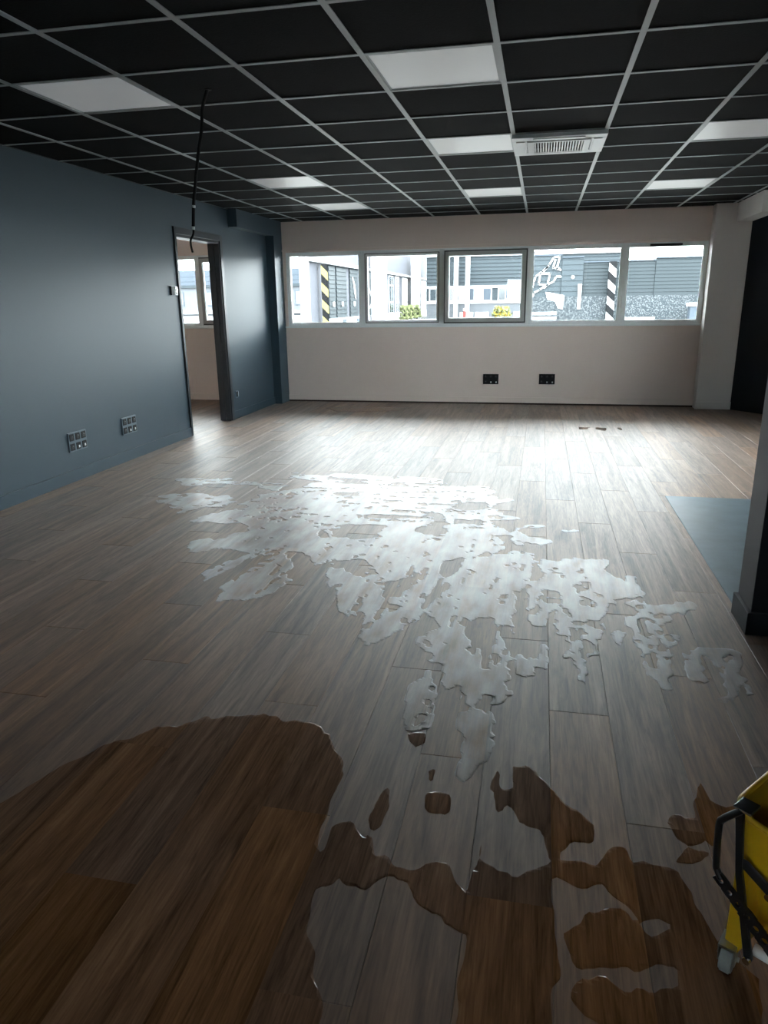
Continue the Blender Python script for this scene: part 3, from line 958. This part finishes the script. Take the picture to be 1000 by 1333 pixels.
# ---- grey clad wall facing the right-hand windows, stepped roofline
Rb = tag(empty('clad_shed', (3.5, 40, 0)), 'long slate-grey clad shed with graffiti and stepped roofline facing the windows', 'building')
def rp_(fn, *a, **k):
    o = fn(*a, **k)
    for v in o.data.vertices: v.co -= Vector((3.5, 40, 0))
    return o
secs = [(-0.95, 0.9, 3.52, 'o_dark2', 40.0), (0.9, 1.98, 3.40, 'o_dark2', 39.94), (1.98, 3.95, 3.15, 'o_dark', 40.02), (3.95, 5.48, 3.17, 'o_dark', 40.02), (5.48, 8.2, 3.28, 'o_dark', 39.97), (8.2, 16, 3.28, 'o_dark', 40.0)]
for (a, b, top, mm, yy) in secs:
    rp_(box, 'wall', a, b, yy, 46, 0, top, M[mm], Rb)
    o = slats('cladding_boards', a+0.01, b-0.01, yy, 1.5, top-0.03, 0.26 if mm == 'o_dark2' else 0.17, M[mm], Rb, depth=0.04)
    for v in o.data.vertices: v.co -= Vector((3.5, 40, 0))
    rp_(box, 'roof_edge', a, b, yy-0.08, yy+0.2, top, top+0.05, M['o_band'], Rb)
rp_(box, 'pebbledash_base', -0.95, 16, 39.84, 40.0, 0, 1.5, M['speckle'], Rb)
bm = bmesh.new()
G_ = [[(-0.07, 2.70), (0.25, 3.07), (0.47, 3.44), (0.76, 3.47), (0.64, 2.87), (0.84, 2.82)],
      [(-0.24, 2.13), (-0.17, 2.66), (0.32, 2.65), (0.20, 2.08), (-0.24, 2.13)],
      [(-0.55, 2.0), (-0.49, 2.23), (-0.41, 2.52), (-0.08, 2.75), (0.2, 3.0)],
      [(0.05, 1.95), (0.20, 2.10), (0.53, 2.26), (0.62, 2.50), (0.86, 2.49)],
      [(-0.53, 1.40), (-0.47, 1.71), (-0.18, 1.85), (0.01, 1.99)],
      [(0.55, 3.3), (0.45, 2.92), (0.75, 2.9)]]
for g_ in G_: ribbon(bm, g_, 0.085, 39.905, 39.925)
prism(bm, [(0.12, 1.75), (1.10, 1.56), (1.04, 0.87), (0.80, 0.92), (0.63, 1.26), (0.24, 1.36)], 'y', 39.82, 39.838)
prism(bm, [(1.75, 2.10), (1.94, 2.10), (1.92, 0.86), (1.77, 0.86)], 'y', 39.82, 39.838)
cyl(bm, (1.47, 39.88, 2.45), (0, 1, 0), 0.085, 0.02, 16)
rp_(finish, 'graffiti', bm, M['o_white'], Rb)

# ---- small things in the yard
def slab_bench(x0, x1, y, zs, label):
    t = tag(empty('bench', ((x0+x1)/2, y, 0)), label, 'bench')
    h_ = (x1-x0)/2
    for z in zs: box('seat_board', -h_, h_, -0.2, 0.2, z-0.07, z+0.07, M['o_white'], t)
    for s in (-1, 1): box('leg', s*h_*0.8-0.05, s*h_*0.8+0.05, -0.15, 0.15, 0, max(zs)-0.07, M['o_band'], t)
slab_bench(-0.55, 0.72, 39.0, (0.45, 0.68), 'white bench below the graffiti on the grey shed')
t = tag(empty('storage_chest', (7.6, 38.6, 0)), 'white storage chest with overhanging lid by the grey shed', 'chest')
box('body', -0.6, 0.7, -0.3, 0.3, 0, 0.95, M['o_band'], t, 0.02)
box('lid', -0.68, 0.78, -0.36, 0.36, 0.95, 1.12, M['o_white'], t, 0.02)
box('plinth', -0.75, 0.8, -0.38, 0.38, 0, 0.3, M['o_white'], t)
tag(box('kerb', 3.95, 5.5, 38.9, 39.2, 0, 0.45, M['o_white']), 'low white kerb in front of the grey shed', 'kerb')

def bush(loc, r, hgt, m_leaf, label, group=None, n=170, flower=None):
    t = tag(empty('bush', loc), label, 'bush', group)
    rr = random.Random(int(loc[0]*100)+5)
    def leaves(nm, k, m, ls):
        bm = bmesh.new()
        for _ in range(k):
            a, q, e = rr.uniform(0, 6.283), r*math.sqrt(rr.random()), rr.random()
            c = Vector((q*math.cos(a)*(1.1-0.5*e), q*math.sin(a), hgt*(0.12+0.88*e)))
            d = Vector((rr.uniform(-1, 1), rr.uniform(-1, 1), rr.uniform(0.2, 1))).normalized()*ls
            s = d.orthogonal().normalized()*ls*0.35
            nn = d.cross(s).normalized()*0.006
            v = [bm.verts.new(p) for p in (c-d*0.5, c+s, c+d, c-s, c+nn*2)]
            for f_ in ((0, 1, 4), (1, 2, 4), (2, 3, 4), (3, 0, 4), (0, 3, 2, 1)):
                bm.faces.new([v[i] for i in f_])
        o = finish(nm, bm, m, t); o['kind'] = 'stuff'
    leaves('foliage', n, m_leaf, hgt*0.28)
    if flower: leaves('blossom', n//2, flower, hgt*0.2)
    bm = bmesh.new()
    for _ in range(5):
        a = rr.uniform(0, 6.283)
        tube(bm, [(0.05*math.cos(a), 0.05*math.sin(a), 0), (r*0.6*math.cos(a), r*0.6*math.sin(a), hgt*0.7)], 0.02, 6)
    finish('stem', bm, M['o_black'], t)
for (bx_, by_) in ((-9.9, 53.5), (-9.9, 55.2), (-9.9, 57.0), (-9.9, 59.5)):
    bush((bx_, by_, 0), 0.32, 1.0, M['leaf'], 'yellow-green shrub at the foot of the white columned building', 'shrubs along the white columned building', 60)
bush((-3.0, 57.0, 0), 0.8, 0.85, M['leaf'], 'bush with bright yellow blossom before the far slate-clad building', None, 150, M['flower'])
for k, xa in enumerate((-5.7, -4.5, -1.6)):
    t = tag(empty('planter', (xa, 57.4, 0)), 'low white planter box before the far slate-clad building', 'planter', 'white planters before the far building')
    boxes('trough', [(-0.5, 0.5, -0.3, -0.22, 0, 0.5), (-0.5, 0.5, 0.22, 0.3, 0, 0.5), (-0.5, -0.42, -0.22, 0.22, 0, 0.5), (0.42, 0.5, -0.22, 0.22, 0, 0.5)], M['o_white'], t)
    box('soil', -0.42, 0.42, -0.22, 0.22, 0, 0.42, M['slab'], t)
t = tag(empty('bollard', (-5.75, 56.5, 0)), 'short red and white bollard near the white planters', 'bollard')
bm = bmesh.new(); cyl(bm, (0, 0, 0.3), (0, 0, 1), 0.12, 0.6, 14); finish('base', bm, M['o_red'], t)
bm = bmesh.new(); cyl(bm, (0, 0, 0.7), (0, 0, 1), 0.12, 0.2, 14); finish('cap', bm, M['o_white'], t)

# ---- banded building seen through the doorway and past the left pane
Gb = tag(empty('banded_building', (-33, 60, 0)), 'pale building with blue-grey banded roof seen through the doorway', 'building')
def gp(fn, *a, **k):
    o = fn(*a, **k)
    for v in o.data.vertices: v.co -= Vector((-33, 60, 0))
    return o
gp(box, 'wall', -48, -17.5, 60, 70, 0, 2.72, M['o_grey'], Gb)
for (z0, z1, mm) in ((3.62, 4.17, 'o_band'), (3.23, 3.60, 'o_band'), (2.92, 3.21, 'o_band'), (2.72, 2.90, 'o_dark2')):
    gp(box, 'roof_band', -48, -17.5, 59.8+(z0-2.72)*0.5, 70, z0, z1, M[mm], Gb)
gp(box, 'roof_core', -47.9, -17.6, 60.6, 69.9, 2.72, 4.1, M['o_dark2'], Gb)
for (z0, z1) in ((0.55, 0.8), (0.05, 0.35)):
    gp(box, 'ledge', -48, -17.5, 59.7, 60.02, z0, z1, M['o_white'], Gb)
for xa in (-34.5, -31.8, -28.6, -20.3):
    f_ = gp(box, 'window', xa-0.08, xa+1.28, 59.95, 60.02, 1.2, 2.4, M['o_band'], Gb)
    gp(box, 'pane', xa, xa+1.2, 59.94, 59.955, 1.28, 2.32, M['o_glass'], f_)

# ================================================================== WATER LEFT BY THE MOPPING
# outlines in centimetres on the floor
SOAP = [
    [(-286,525),(-270,529),(-245,529),(-236,523),(-210,515),(-191,515),(-193,502),(-211,508),(-227,506),(-246,511),(-253,508),(-271,509)],
    [(-270,473),(-255,481),(-243,485),(-233,476),(-224,479),(-214,475),(-209,464),(-213,445),(-226,441),(-237,429),(-253,449)],
    [(-219,411),(-223,427),(-211,438),(-190,449),(-204,459),(-199,487),(-189,491),(-176,482),(-167,484),(-167,498),(-184,499),(-172,510),(-172,529),(-197,541),(-197,560),(-178,559),(-150,555),(-116,423),(-131,419),(-132,408),(-161,403),(-185,419),(-194,412),(-208,416)],
    [(-192,360),(-201,376),(-191,383),(-188,379),(-182,386),(-181,397),(-176,399),(-177,409),(-164,411),(-157,404),(-131,406),(-124,396),(-110,400),(-99,360),(-113,349),(-127,368),(-143,368),(-148,361),(-169,364),(-180,367),(-187,362)],
    [(-164,316),(-168,332),(-165,342),(-157,361),(-152,359),(-155,350),(-159,331),(-163,323)],
    [(-146,297),(-151,311),(-150,324),(-146,339),(-140,359),(-135,363),(-129,348),(-130,331),(-118,327),(-124,306),(-134,299)],
    [(-169,561),(-141,558),(-123,558),(-91,553),(-75,549),(-67,534),(-49,531),(-28,526),(-32,514),(-21,502),(-29,493),(-20,482),(-29,471),(-14,455),(-23,445),(-12,421),(-23,417),(-13,401),(-13,392),(-29,383),(-34,377),(-38,386),(-42,370),(-50,368),(-44,362),(-44,346),(-49,322),(-53,309),(-60,314),(-56,347),(-61,350),(-69,339),(-80,329),(-82,356),(-86,363),(-111,362)],
    [(-106,346),(-99,348),(-92,337),(-80,329),(-73,325),(-71,311),(-59,315),(-55,321),(-51,319),(-50,305),(-56,297),(-80,291),(-89,312),(-100,325)],
    [(-43,341),(-34,353),(-32,371),(-17,383),(-9,391),(-1,386),(-2,365),(-3,342),(-5,322),(-11,321),(-11,295),(-19,294),(-39,290),(-45,297),(-41,307),(-40,321)],
    [(-46,301),(-41,316),(-20,327),(-8,322),(-8,294),(-10,275),(-7,265),(-9,253),(-7,252),(-7,245),(-11,246),(-8,238),(-8,232),(-11,229),(-13,238),(-16,226),(-12,215),(-13,201),(-12,193),(-15,187),(-17,184),(-16,193),(-18,203),(-22,219),(-22,232),(-26,234),(-30,240),(-32,254),(-36,254),(-41,255),(-45,274),(-40,286)],
    [(-37,246),(-35,240),(-33,226),(-32,216),(-32,209),(-38,206),(-37,218),(-39,232)],
    [(-75,303),(-69,306),(-55,318),(-50,307),(-47,289),(-51,282),(-55,270),(-65,265),(-71,288)],
    [(6,380),(15,380),(28,382),(40,384),(40,374),(37,370),(46,358),(50,336),(47,333),(30,330),(38,326),(34,315),(30,295),(27,280),(25,266),(25,255),(22,246),(19,256),(19,271),(18,288),(14,289),(13,311),(8,310),(6,296),(-2,297),(-2,324),(1,338),(8,359)],
    [(-12,438),(5,443),(6,435),(-7,428),(7,412),(6,407),(-7,415),(-8,400),(-11,419)],
    [(19,434),(27,435),(27,431),(19,430)],
    [(55,326),(66,328),(75,332),(73,327),(65,322),(55,320)],
    [(49,365),(52,361),(51,350),(54,340),(53,335),(50,341),(49,355)],
    [(45,326),(52,330),(52,318),(50,310),(49,321)],
    [(43,310),(46,310),(48,293),(52,292),(63,296),(61,288),(55,285),(55,261),(51,250),(50,256),(45,257),(43,263),(44,271),(43,287),(46,295)],
    [(52,313),(58,311),(55,302),(53,292),(51,296)],
    [(63,279),(68,283),(66,263),(69,254),(64,258),(58,259)],
    [(69,283),(81,283),(80,267),(81,250),(78,255),(71,245),(73,262),(72,272)],
    [(-2,265),(0,263),(0,251),(-2,251)],
    [(14,274),(17,272),(15,265),(14,266)],
    [(7,274),(8,273),(8,257),(7,258)],
    [(37,293),(41,293),(37,282),(36,284)],
]
SOAP_HOLES = [
    [(-126,415),(-114,423),(-92,423),(-88,402),(-105,396),(-122,402)],
    [(-71,417),(-69,427),(-60,435),(-63,447),(-73,450),(-70,459),(-60,463),(-55,440),(-52,420),(-61,414)],
    [(-163,546),(-132,546),(-130,532),(-146,533)],
    [(-110,539),(-98,539),(-98,532),(-107,532)],
    [(-91,538),(-74,542),(-76,533),(-87,531)],
    [(-53,467),(-51,489),(-34,490),(-32,468),(-46,462)],
    [(-50,445),(-33,447),(-32,439),(-49,436)],
    [(-128,449),(-107,446),(-89,449),(-77,450),(-72,448),(-94,444),(-117,445)],
    [(-110,488),(-92,485),(-92,482),(-107,482)],
    [(-145,500),(-127,501),(-128,497),(-142,494)],
    [(-50,368),(-42,376),(-33,381),(-34,359),(-42,346),(-49,319),(-48,299),(-43,320)],
    [(-21,414),(-13,415),(-13,408),(-20,410)],
    [(-30,381),(-23,389),(-18,383),(-23,374)],
    [(-227,461),(-220,462),(-218,457),(-224,454)],
    [(-229,419),(-221,427),(-220,424),(-222,414)],
    [(-206,382),(-206,394),(-186,413),(-175,417),(-178,406),(-181,398),(-187,382)],
    [(-24,293),(-19,300),(-18,315),(-14,305),(-12,283),(-14,269),(-13,251),(-17,251),(-18,266),(-22,272)],
    [(-12,238),(-11,247),(-12,257),(-11,278),(-12,299),(-11,297),(-10,276),(-11,258),(-10,240)],
    [(-26,235),(-24,237),(-24,232),(-25,231)],
    [(-28,290),(-26,305),(-25,303),(-27,289)],
    [(50,291),(51,282),(52,268),(51,260),(49,260),(48,272)],
    [(22,280),(24,282),(23,267),(22,268)],
    [(8,359),(27,360),(28,346),(29,346),(28,361),(10,361)],
    [(8,309),(13,314),(14,292),(17,289),(8,286)],
    [(72,279),(79,280),(78,269),(73,262),(72,270)],
]
WET = [
    [(-99,90),(-122,85),(-165,127),(-146,147),(-137,170),(-125,186),(-108,202),(-88,203),(-69,204),(-62,199),(-56,187),(-53,174),(-52,164),(-51,152),(-49,139),(-48,129),(-45,122),(-41,118),(-39,109),(-39,101),(-36,92),(-92,81)],
    [(-49,151),(-49,156),(-45,158),(-41,153),(-39,154),(-35,149),(-31,150),(-30,146),(-24,146),(-17,149),(-14,146),(-11,142),(-11,152),(-10,164),(-8,164),(-8,153),(-3,150),(0,151),(5,155),(6,151),(6,111),(6,103),(-10,100),(-11,117),(-11,128),(-16,129),(-19,134),(-22,135),(-24,139),(-30,142),(-33,140),(-36,137),(-40,139),(-43,143),(-46,137)],
    [(1,154),(8,154),(9,155),(11,156),(20,156),(25,163),(28,164),(29,159),(32,160),(34,158),(40,158),(42,151),(41,147),(43,141),(45,134),(53,131),(50,120),(48,112),(2,102)],
    [(1,194),(6,193),(10,184),(15,178),(20,171),(19,164),(14,164),(11,159),(11,155),(8,155),(6,163),(2,166),(-1,172),(-6,169),(-8,170),(-8,177),(-7,188),(-5,181),(-2,182),(-2,192)],
    [(33,189),(36,189),(36,185),(33,184)],
    [(37,186),(39,186),(39,183),(37,183)],
    [(41,175),(43,179),(44,176),(46,177),(48,173),(45,168),(44,169),(42,170)],
    [(40,161),(44,166),(47,165),(46,163)],
    [(51,202),(52,195),(53,187),(59,185),(55,176),(51,170),(50,177),(49,184)],
    [(-38,158),(-38,167),(-37,174),(-36,168),(-36,159)],
    [(-25,174),(-22,174),(-22,169),(-24,169)],
    [(-38,204),(-31,206),(-32,196),(-32,188),(-34,188),(-34,196)],
    [(-28,186),(-25,187),(-26,181),(-27,181)],
    [(-9,180),(-7,190),(-6,188),(-6,182),(-8,179)],
    [(-280,933),(-258,951),(-224,947),(-162,951),(-181,917),(-215,906),(-255,901)],
    [(47,821),(60,825),(57,807),(46,806)],
    [(64,823),(76,820),(73,799),(64,808)],
    [(88,821),(103,828),(97,807),(88,806)],
]
WET_HOLES = [
    [(-40,131),(-40,140),(-36,137),(-33,140),(-30,141),(-24,138),(-21,134),(-19,130),(-11,127),(-12,121),(-20,115),(-23,109),(-26,104),(-25,97),(-37,94),(-37,110),(-37,125),(-40,127)],
    [(-7,156),(-5,168),(-3,173),(0,166),(5,165),(6,155),(0,151),(-4,150)],
    [(9,150),(15,149),(21,150),(24,147),(27,144),(29,142),(33,143),(36,140),(31,135),(28,136),(25,142),(21,141),(18,139),(16,135),(12,133),(14,128),(19,128),(24,128),(28,129),(35,130),(35,124),(30,121),(23,120),(19,122),(14,118),(20,114),(19,106),(9,104),(8,119)],
]
# (x, y, label) of the pools that can be told apart
SOAP_LABELS = [
    (-0.86, 4.1, 'largest milky soapy puddle, streaked across the middle of the wood floor'),
    (-2.41, 4.61, 'milky soapy puddle between the largest puddle and the blue wall'),
    (-2.42, 5.16, 'thin streaked soapy puddle on the doorway side of the largest puddle'),
    (0.55, 2.97, 'ragged soapy puddle beside the blue-grey sheet flooring'),
    (0.72, 2.69, 'faint soapy puddle close to the foot of the dark partition'),
    (-0.36, 2.24, 'slim soapy puddle between the largest puddle and the broad clear wet area')]
WET_LABELS = [
    (-0.66, 1.39, 'broad clear wet area darkening the wood floor beside the mop bucket'),
    (-2.24, 9.29, 'clear wet patch at the foot of the wall below the windows'),
    (0.5, 1.79, 'clear wet patch just beside the rim of the yellow mop bucket')]


rs = np.random.RandomState(3)
def vnoise(X, Y, fx, fy, seed):
    r = np.random.RandomState(seed)
    tab = r.rand(64, 64)
    u, v = X*fx, Y*fy
    iu, iv = np.floor(u).astype(int), np.floor(v).astype(int)
    fu, fv = u-iu, v-iv
    fu, fv = fu*fu*(3-2*fu), fv*fv*(3-2*fv)
    g = lambda a, b: tab[a % 64, b % 64]
    return (g(iu, iv)*(1-fu)+g(iu+1, iv)*fu)*(1-fv)+(g(iu, iv+1)*(1-fu)+g(iu+1, iv+1)*fu)*fv-0.5

def signed(P, X, Y):
    """signed distance to a polygon (positive inside)"""
    P = np.array(P, float)/100
    best = np.full(X.shape, 1e9); ins = np.zeros(X.shape, bool)
    n = len(P)
    for i in range(n):
        a, b = P[i], P[(i+1) % n]
        d = b-a
        L2 = d@d+1e-12
        t = np.clip(((X-a[0])*d[0]+(Y-a[1])*d[1])/L2, 0, 1)
        best = np.minimum(best, (X-a[0]-t*d[0])**2+(Y-a[1]-t*d[1])**2)
        if a[1] != b[1]:
            cr = ((a[1] > Y) != (b[1] > Y)) & (X < (b[0]-a[0])*(Y-a[1])/(b[1]-a[1])+a[0])
            ins ^= cr
    return np.where(ins, 1, -1)*np.sqrt(best)

def field(polys, holes, X, Y, amp, seed, streak):
    F = np.full(X.shape, -1.0)
    def win(P, fn):
        A = np.array(P)/100
        m = 0.25
        jx = (X[0] > A[:, 0].min()-m) & (X[0] < A[:, 0].max()+m)
        jy = (Y[:, 0] > A[:, 1].min()-m) & (Y[:, 0] < A[:, 1].max()+m)
        if not jx.any() or not jy.any(): return
        sl = np.ix_(jy, jx)
        F[sl] = fn(F[sl], signed(P, X[sl], Y[sl]))
    for P in polys: win(P, np.maximum)
    for P in holes: win(P, lambda f, s: np.minimum(f, -s))
    far = np.clip((Y-3.6)/0.9, 0, 1) if streak else 0.0      # mop strokes run across the room further off
    near_n = 1.0*vnoise(X, Y, 9, 3.5, seed)+0.8*vnoise(X, Y, 20, 7, seed+1)+0.5*vnoise(X, Y, 42, 18, seed+2)
    far_n = 1.5*vnoise(X, Y, 2.2, 9, seed+3)+1.2*vnoise(X, Y, 5, 19, seed+4)+0.7*vnoise(X, Y, 20, 34, seed+5)
    F += amp*((1-far)*near_n + 1.35*far*far_n)
    if streak:
        F += 0.012+0.022*vnoise(X, Y, 55, 34, seed+6)
        dry = 0.040+0.115*((1-far)*vnoise(X, Y, 24, 9, seed+7)+far*vnoise(X, Y, 9, 26, seed+8))+0.07*vnoise(X, Y, 48, 30, seed+9)
        F = np.minimum(F, dry)
    return F

def components(F):
    mask = F > 0
    lab = np.zeros(F.shape, int)
    cur = 0
    H_, W_ = F.shape
    for i0, j0 in zip(*np.nonzero(mask)):
        if lab[i0, j0]: continue
        cur += 1
        st = [(i0, j0)]; lab[i0, j0] = cur
        while st:
            i, j = st.pop()
            for di, dj in ((1, 0), (-1, 0), (0, 1), (0, -1)):
                a, b = i+di, j+dj
                if 0 <= a < H_ and 0 <= b < W_ and mask[a, b] and not lab[a, b]:
                    lab[a, b] = cur; st.append((a, b))
    return lab, cur

def film_mesh(F, sel, xs, ys, z):
    """marching-squares sheet of one pool: edge pulled down to the floor"""
    vmap, verts, faces = {}, [], []
    Fs = np.where(sel, F, np.minimum(F, -1e-4))
    def corner(i, j):
        k = (i, j)
        if k not in vmap:
            vmap[k] = len(verts); verts.append((xs[j], ys[i], z))
        return vmap[k]
    def cut(i, j, a, b):
        k = ((i, j), (a, b)) if (i, j) < (a, b) else ((a, b), (i, j))
        if k not in vmap:
            (p, q), (r, s) = k
            f0, f1 = Fs[p, q], Fs[r, s]
            t = min(max(f0/(f0-f1), 0.03), 0.97)
            vmap[k] = len(verts)
            verts.append((xs[q]+(xs[s]-xs[q])*t, ys[p]+(ys[r]-ys[p])*t, 0.0001))
        return vmap[k]
    ii, jj = np.nonzero(sel)
    cells = set()
    for i, j in zip(ii, jj):
        for di in (-1, 0):
            for dj in (-1, 0): cells.add((i+di, j+dj))
    Hh, Ww = F.shape
    for (i, j) in cells:
        if i < 0 or j < 0 or i+1 >= Hh or j+1 >= Ww: continue
        cs = [(i, j), (i, j+1), (i+1, j+1), (i+1, j)]
        poly = []
        for a, b in zip(cs, cs[1:]+cs[:1]):
            ia, ib = sel[a], sel[b]
            if ia: poly.append(corner(*a))
            if ia != ib: poly.append(cut(*a, *b))
        if len(poly) >= 3: faces.append(poly)
    return verts, faces

def pools(polys, holes, amp, seed, res, m, z, name, labels, group_label, cat, min_big, min_mid, clip=None):
    A = np.concatenate([np.array(P) for P in polys])/100
    x0, x1 = max(A[:, 0].min()-0.1, XL+0.03), min(A[:, 0].max()+0.1, 1.9)
    y0, y1 = max(A[:, 1].min()-0.1, 0.2), min(A[:, 1].max()+0.1, YW-0.03)
    xs, ys = np.arange(x0, x1, res), np.arange(y0, y1, res)
    X, Y = np.meshgrid(xs, ys)
    F = field(polys, holes, X, Y, amp, seed, 'soap' in name)
    if clip is not None: F = np.where(clip(X, Y), F, -0.01)
    F[0, :] = F[-1, :] = -0.01; F[:, 0] = F[:, -1] = -0.01
    lab, n = components(F)
    cnt = np.bincount(lab.ravel(), minlength=n+1)
    order = sorted(range(1, n+1), key=lambda k: -cnt[k])
    small_v, small_f = [], []
    free = list(labels)
    for k in order:
        sel = lab == k
        area = cnt[k]*res*res
        if cnt[k] < 2: continue
        v, f = film_mesh(F, sel, xs, ys, z)
        if not f: continue
        if area >= min_mid:
            me = bpy.data.meshes.new(name)
            c = np.mean(np.array(v), axis=0); c[2] = 0
            me.from_pydata([(a-c[0], b-c[1], d) for a, b, d in v], [], f)
            me.materials.append(m)
            o = link(bpy.data.objects.new(name, me)); o.location = tuple(c)
            near = min(free, key=lambda t_: math.hypot(t_[0]-c[0], t_[1]-c[1])) if free else None
            if area >= min_big and near and math.hypot(near[0]-c[0], near[1]-c[1]) < 0.45:
                tag(o, near[2], cat); free.remove(near)
            else:
                lb, gp_ = group_label(c[0], c[1])
                tag(o, lb, cat, gp_)
        else:
            b0 = len(small_v)
            small_v += v; small_f += [[q+b0 for q in t] for t in f]
    if small_f:
        me = bpy.data.meshes.new(name+'_droplets')
        me.from_pydata(small_v, [], small_f); me.materials.append(m)
        o = link(bpy.data.objects.new(name+'_droplets', me))
        tag(o, 'scattered tiny drops of '+('soapy' if 'soap' in name else 'clear')+' water on the wood floor', 'water drops', kind='stuff')

no_blue = lambda X, Y: ~((X > BLUE[0]-0.02) & (Y > 3.0))
pools(SOAP, SOAP_HOLES, 0.055, 11, 0.012, M['soap'], 0.0016, 'soapy_puddle', SOAP_LABELS,
      lambda x, y: ('small splash of milky soapy water around the edge of the largest puddle', 'small soapy splashes on the floor'), 'puddle', 0.02, 0.0016, no_blue)
pools(WET, WET_HOLES, 0.042, 21, 0.012, M['wet'], 0.0011, 'wet_patch', WET_LABELS,
      lambda x, y: ('small clear wet spot on the floor in front of the pale pillar', 'wet spots before the pale pillar') if y > 5
      else ('small clear wet spot between the soapy puddles and the broad wet area', 'wet spots around the broad wet area'), 'puddle', 0.02, 0.0016, no_blue)
